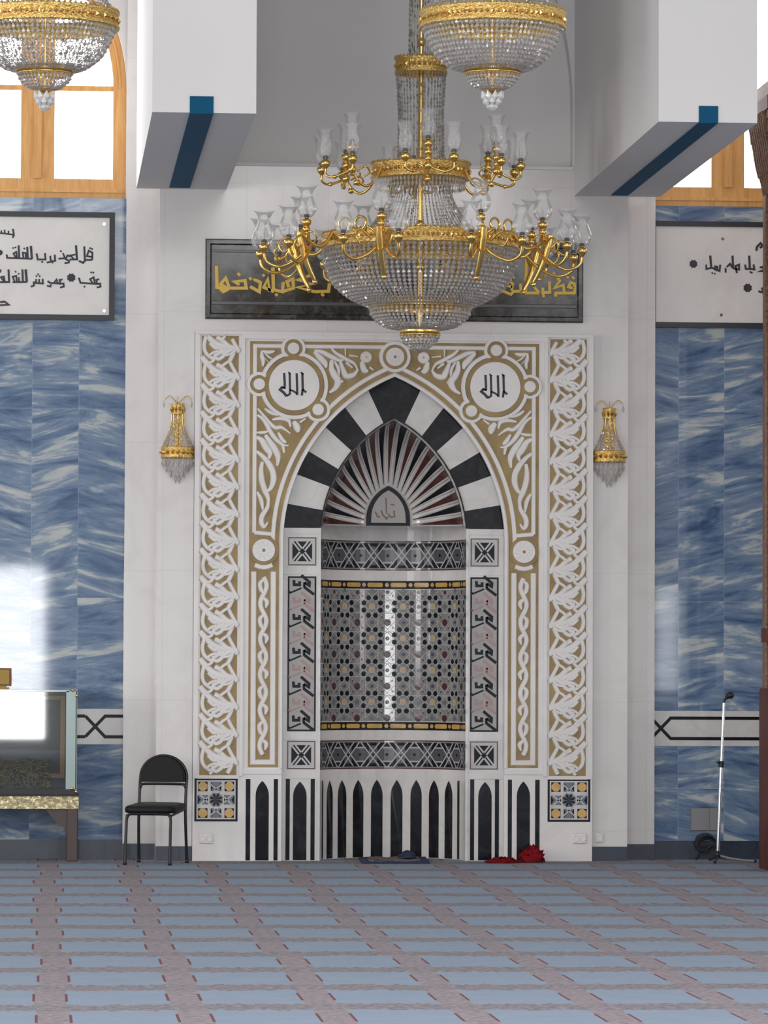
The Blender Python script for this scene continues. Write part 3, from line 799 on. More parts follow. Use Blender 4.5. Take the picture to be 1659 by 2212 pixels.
# pilasters either side of the recess
RN = 0.552
def knot(p, cx, cz, q):
    """small square knot tile"""
    p.rect(cx - q, cx + q, cz - q, cz + q, M['red'], 0.002); p.rect(cx - q + .009, cx + q - .009, cz - q + .009, cz + q - .009, M['line'], 0.0025)
    i = q * 0.70; p.rect(cx - i, cx + i, cz - i, cz + i, M['jet'], 0.0030)
    for s in (-1, 1):
        for d in (-.030, .030):
            p.stroke([(cx + d - i * .85, cz - s * (i * .85)), (cx + d + i * .85, cz + s * (i * .85))] if False else
                     [(cx + max(-i, min(i, t * i + d)), cz + s * t * i) for t in (-1, 1)], 0.013, M['line'], 0.0036 + (0.0004 if s > 0 else 0))
    p.ngon(cx, cz, .024, 4, M['jet'], 0.0046)
for sg in (-1, 1):
    b = MB(); b.box(*sorted((sg * RN, sg * 0.846)), 0.0, 0.10, 0.0, 2.516, M['pale']); b.box(*sorted((sg * RN, sg * 0.572)), -0.008, 0.0, 0.0, 2.516, M['pale'])
    for zz in (0.64, 0.935, 2.185, 2.492): b.box(*sorted((sg * 0.572, sg * 0.846)), -0.005, 0.0, zz - 0.022, zz + 0.022, M['pale'])
    o = b.build('pilaster', mih)
    p = Pat(flat(0.0)); cx = sg * 0.694
    knot(p, cx, 2.337, 0.107); knot(p, cx, 0.797, 0.107)
    p.rect(cx - .108, cx + .108, 0.976, 2.148, M['jet'], 0.002); p.rect(cx - .095, cx + .095, 0.989, 2.135, M['panelgrey'], 0.0024)
    S = 0.000487; z = 2.125; k = 0
    while z > 1.09:
        cm = M['jet'] if k % 2 == 0 else M['redgrey']
        f_ = lambda pts: [(cx + (x - 288) * S, z - (y - 150) * S) for x, y in pts]
        for pts, wd in (([(275, 85), (405, 195), (400, 245), (325, 200)], 30), ([(315, 265), (475, 385)], 30), ([(160, 160), (165, 235), (250, 235), (250, 180)], 30),
                        ([(95, 365), (280, 285)], 18), ([(324, 195), (321, 268)], 26), ([(95, 365), (95, 330)], 14)):
            p.stroke(f_(pts), wd * 1.5 * S, cm, 0.0032)
        z -= 0.1280; k += 1
    lancet(p, sg * 0.703, 0.102, 0.004, 0.596, 0.485, M['black'], 0.002)
    for (a, c) in ((0.810, 0.779), (0.621, 0.590)): p.rect(*sorted((sg * a, sg * c)), 0.004, 0.616, M['black'], 0.002)
    p.build('mosaic_inlay', o, 'fret and knot mosaic inlay')

# curved back of the recess
def cyl(u, v, h_):
    a = u / RN; r = RN - h_
    return (r * math.sin(a), r * math.cos(a), v)
p = Pat(cyl, 0.05); U = RN * PI / 2
p.rect(-U, U, 0.0, 2.535, M['niche'], 0.0)
p.mb.s[:] = [True] * len(p.mb.s)
niche = p.build('niche_wall', mih)
p = Pat(cyl, 0.04)
for k in range(8):
    th = -56 + 16 * k; lancet(p, R_(th) * RN, 0.092, 0.004, 0.598, 0.475, M['black'], 0.0015)
for th in (-70.5, 70.5): p.rect(R_(th) * RN - .02, R_(th) * RN + .02, 0.004, 0.60, M['black'], 0.0015)
def meander(z0, z1):
    zm = (z0 + z1) / 2; hh = (z1 - z0) / 2
    p.rect(-U, U, z0, z1, M['red'], 0.0015); p.rect(-U, U, z0 + .009, z1 - .009, M['field'], 0.0018); p.rect(-U, U, z0 + .018, z1 - .018, M['darkslate'], 0.0020)
    P = 0.2165
    for k in range(-4, 4):
        u0 = k * P + P / 2
        for s in (-1, 1):                            # black square brackets between the crossings
            c = u0 + .108
            p.stroke([(c - .060, zm + s * .030), (c - .060, zm + s * (hh - .034)), (c + .060, zm + s * (hh - .034)), (c + .060, zm + s * .030)], 0.030, M['jet'], 0.0023)
            p.stroke([(u0 - .030, zm + s * (hh - .030)), (u0 + .030, zm + s * (hh - .030))], 0.024, M['jet'], 0.0023)
        for s in (-1, 1):                            # pale double bars crossing
            for d in (-.024, .024):
                p.stroke([(u0 + d - s * .078, zm - hh + .016), (u0 + d + s * .078, zm + hh - .016)], 0.010, M['line'], 0.0027 + (0.0003 if s > 0 else 0))
            p.stroke([(u0 + .108 - .034, zm + s * .052), (u0 + .108 + .034, zm + s * .052)], 0.009, M['line'], 0.0026)
        p.ngon(u0, zm, .018, 4, M['red'], 0.0034); p.ngon(u0 + .108, zm, .014, 4, M['jet'], 0.0030)
meander(0.682, 0.903); meander(2.208, 2.436)
for z0 in (0.980, 2.066):
    p.rect(-U, U, z0, z0 + .062, M['jet'], 0.0018)
    for k in range(-5, 5):
        u0 = k * 0.184 + 0.09
        p.poly([(u0 - .060, z0 + .014), (u0 + .052, z0 + .014), (u0 + .060, z0 + .031), (u0 + .052, z0 + .048), (u0 - .060, z0 + .048), (u0 - .068, z0 + .031)], M['yellow'], 0.0026)
        p.ngon(u0 + .089, z0 + .031, .017, 6, M['yellow'], 0.0026)
# star field
A_, zr = 0.2445, [1.195, 1.440, 1.685, 1.930]
p.rect(-U, U, 1.05, 2.06, M['field'], 0.0012)
cl = lambda z: max(1.052, min(2.058, z))
for i in range(-4, 4):
    ug = (i + 0.5) * A_
    if abs(ug) > U: continue
    for z in zr:
        for k in range(8):                          # pale star lines {8/3}
            a0, a1 = PI / 8 + k * PI / 4, PI / 8 + (k + 3) * PI / 4
            p.stroke([(ug + .132 * math.cos(a0), cl(z + .132 * math.sin(a0))), (ug + .132 * math.cos(a1), cl(z + .132 * math.sin(a1)))], 0.0050, M['line'], 0.0020 + 0.0001 * (k % 4))
        for k in range(8):
            a = PI / 8 + k * PI / 4; p.ngon(ug + .073 * math.cos(a), z + .073 * math.sin(a), .0215, 6, M['jet'], 0.0032, a)
        p.ngon(ug, z, .0195, 6, M['yellow'], 0.0032); p.ngon(ug, z, .026, 8, M['line'], 0.0028)
        for k in range(4):
            a = k * PI / 2; p.ngon(ug + .122 * math.cos(a), cl(z + .122 * math.sin(a)), .017, 6, M['slate'], 0.0030)
        for k in range(4):
            a = PI / 4 + k * PI / 2; p.ngon(ug + .115 * math.cos(a), cl(z + .115 * math.sin(a)), .011, 3, M['red'], 0.0031, a)
for i in range(-3, 4):
    for z in (1.0725, 1.3175, 1.5625, 1.8075, 2.04):
        if abs(i * A_) < U - .02: p.ngon(i * A_, z, .028 if z < 2.03 else .016, 8, M['red'], 0.0033, PI / 8)
for i in range(-9, 10):                               # long slanting lines of the lattice
    for s in (-1, 1):
        for d in (-.03, .03):
            a = (i * A_ + d, 1.053); L = 1.004
            u0, u1 = max(-U + .01, min(U - .01, a[0])), max(-U + .01, min(U - .01, a[0] + s * L))
            q0, q1 = 1.053 + (u0 - a[0]) * s, 1.053 + (u1 - a[0]) * s
            if q1 - q0 > .05: p.stroke([(u0, q0), (u1, q1)], 0.0042, M['line'], 0.0025 + (0.0001 if s > 0 else 0))
p.build('mosaic_inlay', niche, 'curved star mosaic with gold, red and black pieces')

# ribbed half dome
b = MB()
SM = [(x, z) for x, z in harc(0.115, 0.285, 2.60, 12, 2.60)]
SMa = [(-0.17, 2.54)] + SM + [(0.17, 2.54)]
OUTa = harc(0.46, 1.013, 2.45, 40, 2.535)
def resample(L, n):
    d = [0.0]
    for a, c in zip(L, L[1:]): d.append(d[-1] + math.hypot(c[0] - a[0], c[1] - a[1]))
    out = []
    for i in range(n + 1):
        t = d[-1] * i / n; j = 0
        while j < len(d) - 2 and d[j + 1] < t: j += 1
        f_ = (t - d[j]) / max(1e-9, d[j + 1] - d[j]); out.append((L[j][0] + (L[j + 1][0] - L[j][0]) * f_, L[j][1] + (L[j + 1][1] - L[j][1]) * f_))
    return out
NP, NS = 210, 14
IA, OA = resample(SMa, NP), resample(OUTa, NP)
def dome(pf, s, off=0.0):
    i = min(NP - 1, int(pf)); f_ = pf - i
    ix, iz = IA[i][0] + (IA[i + 1][0] - IA[i][0]) * f_, IA[i][1] + (IA[i + 1][1] - IA[i][1]) * f_
    ox, oz = OA[i][0] + (OA[i + 1][0] - OA[i][0]) * f_, OA[i][1] + (OA[i + 1][1] - OA[i][1]) * f_
    q = 0.31 + 0.69 * s; y = RN * math.sqrt(max(0.0, 1 - q * q))
    x, z = ix + (ox - ix) * s, iz + (oz - iz) * s
    k = 1 - off / 0.5
    return (x * k, y - off * 0.8, 2.54 + (z - 2.54) * k)
vs = [dome(i, s / NS) for i in range(0, NP + 1, 5) for s in range(NS + 1)]; fs = []
for i in range(NP // 5):
    for s in range(NS): fs.append((i * (NS + 1) + s, i * (NS + 1) + s + 1, (i + 1) * (NS + 1) + s + 1, (i + 1) * (NS + 1) + s))
b.add(vs, fs, M['niche'], True)
b.add([(RN * math.sin(R_(t)), RN * math.cos(R_(t)), 2.535) for t in range(-90, 91, 6)], [tuple(range(31))], M['niche'])
st = NP / 21
for k in range(21):
    c_ = (k + 0.5) * st; vs = []; fs = []
    for s in range(NS + 1):
        t = 0.06 + 0.93 * s / NS; hw = st * 0.30 * min(1, t * 1.05) ** 0.75
        vs += [dome(c_ - hw, t, 0.005), dome(c_ + hw, t, 0.005)]
        if s: fs.append((2 * s - 2, 2 * s - 1, 2 * s + 1, 2 * s))
    b.add(vs, fs, M['red'] if k % 2 == 0 else M['jet'], True)
    for e in (-1, 1):                                # raised pale rib beside each coloured ray
        path = [dome(c_ + e * st * (0.30 * min(1, (0.06 + 0.93 * s / NS) * 1.05) ** 0.75 + 0.09), 0.06 + 0.93 * s / NS, 0.004) for s in range(NS + 1)]
        b.tube(path, [0.004 + 0.006 * s / NS for s in range(NS + 1)], M['pale'], 5, False)
b.build('half_dome', mih, 'ribbed half dome with black, red and pale rays')
# small pointed panel at the centre of the half dome
b = MB()
outer = [(-0.168, 2.548)] + [(x * .97, z) for x, z in SM] + [(0.168, 2.548)]
b.prism(outer, 0.495, 0.530, M['jet']); ctr = (0, 2.68)
b.prism([(ctr[0] + (x - ctr[0]) * 0.80, ctr[1] + (z - ctr[1]) * 0.80) for x, z in outer], 0.490, 0.496, M['panelgrey'])
o = b.build('centre_panel', mih, 'small pointed white panel framed in black')
p = Pat(flat(0.490)); KC = (780, 1030, 13.825)
for pts, wd in (([(810, 630), (820, 900), (830, 1100)], 40), ([(490, 1040), (560, 1190), (640, 1200)], 44), ([(670, 1000), (720, 1140), (830, 1260), (880, 1180)], 44), ([(880, 1100), (960, 1210), (1070, 1190), (1050, 1000)], 44), ([(950, 820), (1080, 850)], 34)):
    q = [at(KC[0] + x / KC[2], KC[1] + y / KC[2], 0.49) for x, y in pts]
    p.stroke([(x - 0.018, z) for x, z in q], wd / 13.825 * 0.0035, M['brownink'], 0.0008)
p.build('calligraphy', o, 'faint brown calligraphy')
#@@OBJECTS
scene.cycles.transparent_max_bounces = 48

# ------------------------------------------------------------------ inscription over the niche
YI = -0.03
ins = empty('inscription_panel', (0, YI, 4.09), 'long black marble panel with gold Arabic lettering above the prayer niche', 'inscription')
b = MB(); b.box(-1.44, 1.44, -0.022, -0.001, 4.092, 4.700, M['panelblack']); b.build('slab', ins)
p = Pat(flat(-0.022)); p.stroke([(-1.417, 4.115), (1.417, 4.115), (1.417, 4.677), (-1.417, 4.677)], 0.046, M['panelblack'], 0.0, 0.016, closed=True, top=0.55)
for zz, ww in ((4.608, 0.020), (4.215, 0.030)): p.stroke([(-1.39, zz), (1.39, zz)], ww, M['darkslate'], 0.0, 0.006)
p.build('border', ins)
KL, KR = (430, 500, 5.72), (1060, 500, 6.91)
INS = [(KL, [(215, 425), (222, 690), (330, 700)], 50), (KL, [(245, 690), (300, 745), (350, 720), (372, 690), (330, 575), (265, 650), (340, 695)], 44),
       (KL, [(330, 700), (585, 700), (568, 605), (435, 620), (500, 655)], 46), (KL, [(475, 515), (510, 545)], 40), (KL, [(620, 570), (650, 595)], 40), (KL, [(675, 585), (700, 610)], 38),
       (KL, [(700, 600), (760, 630), (745, 745), (630, 680)], 46), (KL, [(912, 445), (920, 740)], 50), (KL, [(925, 745), (800, 690), (850, 585), (872, 745)], 44),
       (KL, [(785, 530), (810, 555)], 38), (KL, [(840, 490), (865, 515)], 38), (KL, [(920, 720), (1030, 745), (1042, 625)], 46), (KL, [(1040, 740), (1168, 700), (1160, 590), (1085, 620), (1110, 690)], 46),
       (KL, [(1370, 545), (1215, 600), (1400, 650), (1215, 690), (1430, 745)], 46), (KL, [(1430, 745), (1600, 740), (1612, 640)], 46), (KL, [(940, 770), (970, 795)], 38), (KL, [(1510, 770), (1545, 795)], 38),
       (KR, [(1252, 925), (1250, 785), (1190, 760), (1160, 830), (1240, 850)], 50), (KR, [(1265, 920), (950, 920)], 52), (KR, [(1095, 910), (1082, 800), (950, 845), (1030, 740), (930, 615)], 48), (KR, [(960, 920), (972, 975)], 50),
       (KR, [(872, 750), (880, 910), (775, 912), (775, 840)], 52), (KR, [(775, 912), (795, 985)], 48), (KR, [(720, 920), (600, 770), (555, 680)], 50), (KR, [(530, 420), (520, 920), (720, 920)], 52),
       (KR, [(440, 780), (450, 895), (340, 895), (300, 940), (160, 880)], 50), (KR, [(310, 890), (330, 780), (260, 740), (240, 810), (320, 830)], 46), (KR, [(1125, 665), (1160, 700)], 44), (KR, [(1210, 675), (1245, 710)], 44), (KR, [(320, 660), (350, 700)], 44)]
for KK in (KL, KR):
    p = Pat(flat(-0.022))
    for i, (K, pts, wd) in enumerate(INS):
        if K is KK: p.stroke([at(K[0] + x / K[2], K[1] + y / K[2], YI) for x, y in pts], wd / K[2] * 0.0035, M['goldtext'], 0.0, 0.008 + 0.0003 * i, top=0.85)
    p.build('lettering', ins, 'gold angular Arabic lettering')

# ------------------------------------------------------------------ framed verse boards on the blue walls
def board(name, x0, x1, z0, z1, fl, label, K, texts, dots, screws, breaks):
    YB = BLUE - 0.03
    t = empty(name, ((x0 + x1) / 2, BLUE, z0), label, 'wall board', 'framed verse boards')
    b = MB(); b.box(x0 + 0.005, x1 - 0.005, BLUE - 0.020, BLUE, z0 + 0.005, z1 - 0.005, M['board']); b.build('board', t)
    b = MB(); b.box(x0, x1, YB - 0.006, BLUE, z1 - 0.040, z1, M['blackframe']); b.box(x0, x1, YB - 0.006, BLUE, z0, z0 + 0.040, M['blackframe'])
    b.box(x0, x0 + fl[0], YB - 0.006, BLUE, z0 + 0.040, z1 - 0.040, M['blackframe']); b.box(x1 - fl[1], x1, YB - 0.006, BLUE, z0 + 0.040, z1 - 0.040, M['blackframe'])
    b.build('frame', t)
    lines = {}
    ln = lambda y: sum(y > q for q in breaks)
    for i, (pts, wd) in enumerate(texts):
        p = lines.setdefault(ln(sum(q[1] for q in pts) / len(pts)), Pat(flat(BLUE - 0.020)))
        p.stroke([at(K[0] + x / K[2], K[1] + y / K[2], BLUE - 0.02) for x, y in pts], wd / K[2] * 0.0035, M['ink'], 0.0, 0.002 + 0.00005 * i, top=0.9)
    for (x, y, r) in dots:
        p = lines.setdefault(ln(y), Pat(flat(BLUE - 0.020)))
        c = at(K[0] + x / K[2], K[1] + y / K[2], BLUE - 0.02)
        p.poly([(c[0] + (r if k % 2 else r * .8) / K[2] * 0.0035 * math.cos(PI * k / 8), c[1] + (r if k % 2 else r * .8) / K[2] * 0.0035 * math.sin(PI * k / 8)) for k in range(16)], M['ink'], 0.0018)
    for p in lines.values(): p.build('text_line', t, 'line of black Arabic lettering')
    for (x, y) in screws:
        c = at(K[0] + x / K[2], K[1] + y / K[2], BLUE - 0.02); s = MB()
        s.tube([(c[0], BLUE - 0.026, c[1]), (c[0], BLUE - 0.019, c[1])], 0.012, M['chrome'], 10); s.build('screw', t)
T1 = [([(165, 440), (178, 520), (160, 555)], 24), ([(172, 515), (110, 508), (60, 500), (0, 495)], 22), ([(110, 508), (108, 465)], 20), ([(62, 505), (58, 450)], 20), ([(20, 500), (15, 460)], 20),
      ([(1180, 840), (1182, 745), (1135, 720), (1112, 790), (1175, 800)], 24), ([(1178, 838), (1088, 838)], 24), ([(1078, 665), (1086, 850), (1062, 876), (1010, 850)], 26), ([(1145, 680), (1160, 695)], 22), ([(1170, 690), (1185, 705)], 22),
      ([(972, 650), (985, 830)], 28), ([(1000, 832), (890, 832)], 24), ([(965, 770), (900, 780), (950, 832)], 22), ([(900, 795), (862, 780), (842, 830), (885, 850), (880, 872), (825, 880)], 24), ([(835, 818), (748, 822)], 24), ([(805, 750), (832, 818)], 22), ([(770, 718), (788, 735)], 22),
      ([(700, 770), (706, 850), (640, 855)], 24), ([(642, 785), (652, 862), (598, 872)], 24), ([(575, 750), (582, 832), (482, 832), (468, 755)], 24), ([(532, 855), (548, 872)], 22), ([(665, 865), (680, 880)], 20),
      ([(395, 660), (408, 825)], 30), ([(348, 670), (356, 825)], 26), ([(412, 824), (92, 812), (84, 768)], 24), ([(302, 822), (290, 745), (328, 750), (332, 822)], 22), ([(238, 650), (246, 824)], 26), ([(205, 820), (172, 755), (208, 735), (218, 820)], 22), ([(302, 685), (318, 700)], 20), ([(160, 678), (175, 692)], 20), ([(190, 672), (206, 686)], 20),
      ([(1268, 1085), (1232, 1095), (1240, 1142), (1282, 1140), (1286, 1180), (1238, 1192)], 24), ([(1192, 1150), (1152, 1085), (1198, 1060), (1212, 1135)], 22), ([(1262, 1146), (1030, 1132), (1008, 1066)], 24), ([(1158, 990), (1174, 1006)], 20), ([(1186, 992), (1202, 1008)], 20), ([(1072, 1172), (1088, 1188)], 20),
      ([(800, 1088), (762, 1094), (772, 1142), (812, 1140), (816, 1180), (768, 1192)], 24), ([(742, 1140), (722, 1090), (690, 1132)], 22), ([(772, 1142), (640, 1132), (608, 1108)], 24), ([(655, 1150), (645, 1180), (600, 1166)], 22),
      ([(545, 1080), (548, 1140), (432, 1132)], 24), ([(500, 1082), (502, 1135)], 22), ([(462, 1082), (462, 1132)], 22), ([(432, 1112), (434, 1165), (394, 1182)], 24), ([(480, 1015), (494, 1030)], 20), ([(458, 1038), (472, 1052)], 20), ([(500, 1040), (514, 1054)], 20),
      ([(328, 960), (342, 1120)], 32), ([(286, 960), (292, 1120)], 26), ([(346, 1120), (160, 1122)], 24), ([(240, 1060), (242, 1120)], 22), ([(185, 1112), (162, 1052), (208, 1042), (214, 1112)], 22), ([(108, 960), (116, 1120), (0, 1122)], 26), ([(50, 1112), (10, 1060), (48, 1050), (60, 1112)], 22), ([(8, 960), (0, 1000)], 24), ([(192, 982), (206, 996)], 20), ([(232, 1008), (246, 1022)], 20),
      ([(0, 1378), (60, 1372), (112, 1412), (0, 1418)], 26)]
board('verse_board', -4.62, -2.120, 4.099, 4.924, (0.042, 0.042), 'white board of black Arabic verse in a black frame, on the left blue wall', (0, 420, 5.925), T1,
      [(0, 745, 40), (912, 1065, 60)], [(1335, 380), (1335, 1490)], (590, 915, 1280))
T2 = [([(828, 880), (842, 1052)], 34), ([(770, 1010), (772, 1072), (842, 1058), (902, 1062), (962, 1102), (972, 1010)], 28), ([(885, 1030), (932, 1042), (922, 1092), (878, 1070)], 28), ([(848, 1122), (866, 1138)], 24), ([(885, 1132), (903, 1148)], 24),
      ([(1148, 880), (1156, 1062)], 34), ([(1066, 1045), (1112, 998), (1152, 1060)], 30), ([(1048, 1058), (1050, 1125)], 28), ([(1152, 1062), (1242, 1082), (1242, 1010), (1190, 1030), (1212, 1132)], 30),
      ([(1388, 880), (1397, 1062)], 34), ([(1328, 1010), (1340, 1072), (1402, 1070), (1462, 1080), (1450, 1008)], 30), ([(1395, 1110), (1435, 1132)], 26), ([(1540, 1052), (1592, 1040), (1592, 1092), (1520, 1112), (1700, 1100)], 30),
      ([(1490, 812), (1500, 752), (1552, 702), (1584, 742), (1540, 768)], 34), ([(1600, 760), (1700, 740)], 30), ([(1520, 1392), (1620, 1424)], 30), ([(1570, 1340), (1600, 1440)], 28)]
board('verse_board', 2.036, 4.55, 4.092, 4.914, (0.008, 0.042), 'white board of black Arabic verse in a black frame, on the right blue wall', (1410, 420, 6.66), T2,
      [(585, 1000, 66), (1365, 1345, 70)], [(1005, 640), (985, 1735)], (850, 1220))

# ------------------------------------------------------------------ chandeliers
def gold_ring(name, parent, r, z0, z1, mat='golddull', beads=True, loc=(0, 0, 0)):
    b = MB(); t = 0.012 if r > 0.2 else 0.007; hh = z1 - z0
    prof = [(r - t, z0), (r + t, z0), (r + t * 1.3, z0 + hh * .12), (r + t * .3, z0 + hh * .25), (r + t * .3, z0 + hh * .78), (r + t * 1.1, z0 + hh * .88), (r + t, z1), (r - t, z1), (r - t, z0)]
    b.lathe(prof, loc, M[mat], 72 if r > .3 else 40)
    n = max(14, int(2 * PI * r / 0.034))
    if beads:
        for k in range(n):
            a = 2 * PI * k / n; c = Vector((loc[0] + (r + t * .8) * math.cos(a), loc[1] + (r + t * .8) * math.sin(a), loc[2] + (z0 + z1) / 2))
            b.bead(c, hh * .16, hh * .10, M['gold'], (math.cos(a), math.sin(a), 0), 4)
            a += PI / n; c = Vector((loc[0] + (r + t * .6) * math.cos(a), loc[1] + (r + t * .6) * math.sin(a), loc[2] + z1))
            b.bead(c, hh * .10, hh * .16, M['gold'], None, 5)
    return b.build(name, parent)

def strands(name, parent, prof, n, step, fat=0.46, mat='crystal', loc=(0, 0, 0), lng=0.62, a0=0.0, a1=2 * PI, maxrx=0.03):
    """hanging chains of cut beads following a profile of (r, z)"""
    b = MB(); P = spl(prof, 8)
    d = [0.0]
    for p, q in zip(P, P[1:]): d.append(d[-1] + math.hypot(q[0] - p[0], q[1] - p[1]))
    m = max(1, int(round(d[-1] / step)))
    stations = []
    for i in range(m):
        t = d[-1] * (i + 0.5) / m; j = 0
        while j < len(d) - 2 and d[j + 1] < t: j += 1
        f_ = (t - d[j]) / max(1e-9, d[j + 1] - d[j])
        stations.append((P[j][0] + (P[j + 1][0] - P[j][0]) * f_, P[j][1] + (P[j + 1][1] - P[j][1]) * f_, P[j + 1][0] - P[j][0], P[j + 1][1] - P[j][1]))
    for k in range(n):
        a = a0 + (a1 - a0) * (k + 0.5) / n; ca, sa = math.cos(a), math.sin(a)
        for (r, z, dr, dz) in stations:
            rx = min(maxrx, max(0.0025, (a1 - a0) * r / n * fat))
            b.bead((loc[0] + r * ca, loc[1] + r * sa, loc[2] + z), rx, d[-1] / m * lng, M[mat], (dr * ca, dr * sa, dz), 4)
    o = b.build(name, parent); o['kind'] = 'stuff'; return o

def shade_mesh(tall):
    b = MB()
    if tall: prof = [(.014, 0), (.034, .010), (.046, .045), (.047, .085), (.041, .130), (.044, .165), (.056, .198), (.060, .210)]
    else: prof = [(.016, 0), (.044, .012), (.066, .050), (.068, .085), (.052, .130), (.042, .165), (.054, .200), (.074, .224)]
    b.lathe([(r, z) for r, z in spl(prof, 3)], (0, 0, 0), M['shade'], 18)
    b.lathe([(prof[-1][0] - .002, prof[-1][1] - .003), (prof[-1][0] + .002, prof[-1][1] - .001), (prof[-1][0] - .001, prof[-1][1] + .002)], (0, 0, 0), M['shade'], 18)
    return b
def cup_mesh():
    b = MB()
    b.lathe(spl([(.004, -.075), (.012, -.066), (.030, -.045), (.034, -.030), (.030, -.014), (.016, -.006), (.014, 0)], 3), (0, 0, 0), M['gold'], 14)
    b.lathe([(.014, 0), (.019, .004), (.019, .022), (.008, .026), (.0, .027)], (0, 0, 0), M['rubber'], 12)
    b.tube([(0, 0, .025), (0, 0, .095)], .007, M['line'], 8)
    return b
def ball(b, c, r, mat, sq=1.0):
    b.lathe([(r * math.sin(PI * i / 8) + 1e-4, -r * sq * math.cos(PI * i / 8)) for i in range(9)], c, mat, 12)

main = empty('chandelier', (0, -2.2, 4.42), 'large two-tier gold chandelier with glass lamp shades hanging before the niche', 'chandelier')
CX, CY = 0.0, -2.2
def L(z): return (CX, CY, z)
b = MB()
b.tube([(CX, CY, 3.86), (CX, CY, 9.5)], 0.019, M['gold'], 10)
b.lathe([(.0, 9.38), (.06, 9.40), (.12, 9.46), (.13, 9.5)], L(0), M['gold'], 24)
for z in (4.3, 4.6, 5.0, 5.9, 7.2): ball(b, L(z), 0.032, M['gold'], 1.2)
b.build('rod', main)
gold_ring('gold_ring', main, 0.690, 4.418, 4.520, loc=L(0))
gold_ring('gold_ring', main, 0.352, 4.003, 4.062, 'gold', False, loc=L(0))
gold_ring('gold_ring', main, 0.138, 3.808, 3.868, 'gold', False, loc=L(0))
gold_ring('gold_ring', main, 0.342, 4.918, 5.030, loc=L(0))
gold_ring('gold_ring', main, 0.180, 5.672, 5.786, loc=L(0))
strands('crystal_bowl', main, [(.690, 4.42), (.685, 4.35), (.628, 4.195), (.516, 4.088), (.374, 4.016), (.352, 4.01)], 104, 0.034, loc=L(0))
strands('crystal_bowl', main, [(.348, 4.005), (.345, 3.955), (.262, 3.882), (.160, 3.855), (.138, 3.85)], 60, 0.030, loc=L(0))
strands('crystal_drop', main, [(.136, 3.81), (.118, 3.775), (.062, 3.72), (.006, 3.690)], 26, 0.026, loc=L(0))
strands('crystal_curtain', main, [(.176, 5.68), (.160, 5.40), (.165, 5.05)], 40, 0.030, 0.34, 'strand', loc=L(0))
strands('crystal_curtain', main, [(.085, 7.2), (.084, 6.5), (.086, 5.79)], 26, 0.036, 0.34, 'strand', loc=L(0))
strands('crystal_curtain', main, [(.200, 4.90), (.250, 4.74), (.400, 4.52)], 60, 0.028, 0.26, 'strand', loc=L(0))
strands('crystal_fringe', main, [(.318, 4.92), (.312, 4.845)], 70, 0.038, 0.40, loc=L(0))
b = MB(); b.lathe([(.335, 4.925), (.20, 4.905), (.03, 4.90), (.014, 4.90)], L(0), M['golddull'], 40)
b.build('tier_dish', main); b = MB()
for k in range(12):
    a = 2 * PI * k / 12; b.tube([(CX + .014 * math.cos(a), CY + .014 * math.sin(a), 4.48), (CX + .68 * math.cos(a), CY + .68 * math.sin(a), 4.45)], .006, M['golddull'], 5)
b.build('spokes', main)
for k in (1, 3, 5, 7):                            # curled loops standing on the big ring
    a = -PI / 2 + k * PI / 4; cx, cy = CX + .74 * math.cos(a), CY + .74 * math.sin(a); tx, ty = -math.sin(a), math.cos(a); b = MB()
    for s in (-1, 1):
        pth = [(cx + tx * s * (.02 + .055 + .050 * math.cos(t)), cy + ty * s * (.075 + .050 * math.cos(t)), 4.548 + .045 * math.sin(t)) for t in [PI * 1.25 - i * PI * 1.6 / 12 for i in range(13)]]
        b.tube(pth, .009, M['gold'], 6)
    b.build('scroll_loop', main)

shade_lo = shade_mesh(False).build('glass_shade'); shade_hi = shade_mesh(True).build('glass_shade'); cup_p = cup_mesh().build('candle_cup')
def lamp_at(arm, loc, sh, tilt=0.0):
    for src in (cup_p, sh):
        c = src.copy(); col.objects.link(c); c.parent = arm; c.location = loc
def arm_lower():
    b = MB(); G = M['gold']
    b.tube(spl([(.695, 0, .045), (.76, 0, -.045), (.83, 0, -.055), (.89, 0, -.01), (.90, 0, .035)], 5), .014, G, 8)
    for z in (.005, .055): ball(b, (.90, 0, z), .026, G)
    b.tube([(.905, 0, .0), (.900, 0, .10)], .010, G, 8)
    b.tube(spl([(.955, 0, .03), (.935, 0, -.06), (.895, 0, -.18), (.835, 0, -.30)], 4), [.027, .027, .027, .027, .026, .025, .024, .023, .022, .020, .018, .016, .012], G, 10)
    ball(b, (.832, 0, -.312), .020, G)
    b.tube([(.90, 0, .0), (.955, 0, .03)], .016, G, 8)
    for s in (-1, 1):
        b.tube(spl([(.86, 0, -.05), (.94, s * .07, -.15), (1.03, s * .15, -.20), (1.11, s * .195, -.17), (1.133, s * .199, -.11)], 5), .012, G, 8)
        b.tube(spl([(.93, s * .06, -.06), (.99, s * .11, .0), (1.05, s * .13, -.04), (1.03, s * .11, -.10), (.98, s * .09, -.07)], 5), .008, G, 6)
        b.tube(spl([(.90, s * .03, -.02), (.92, s * .09, .03), (.88, s * .12, .0), (.88, s * .08, -.05)], 4), .008, G, 6)
    return b
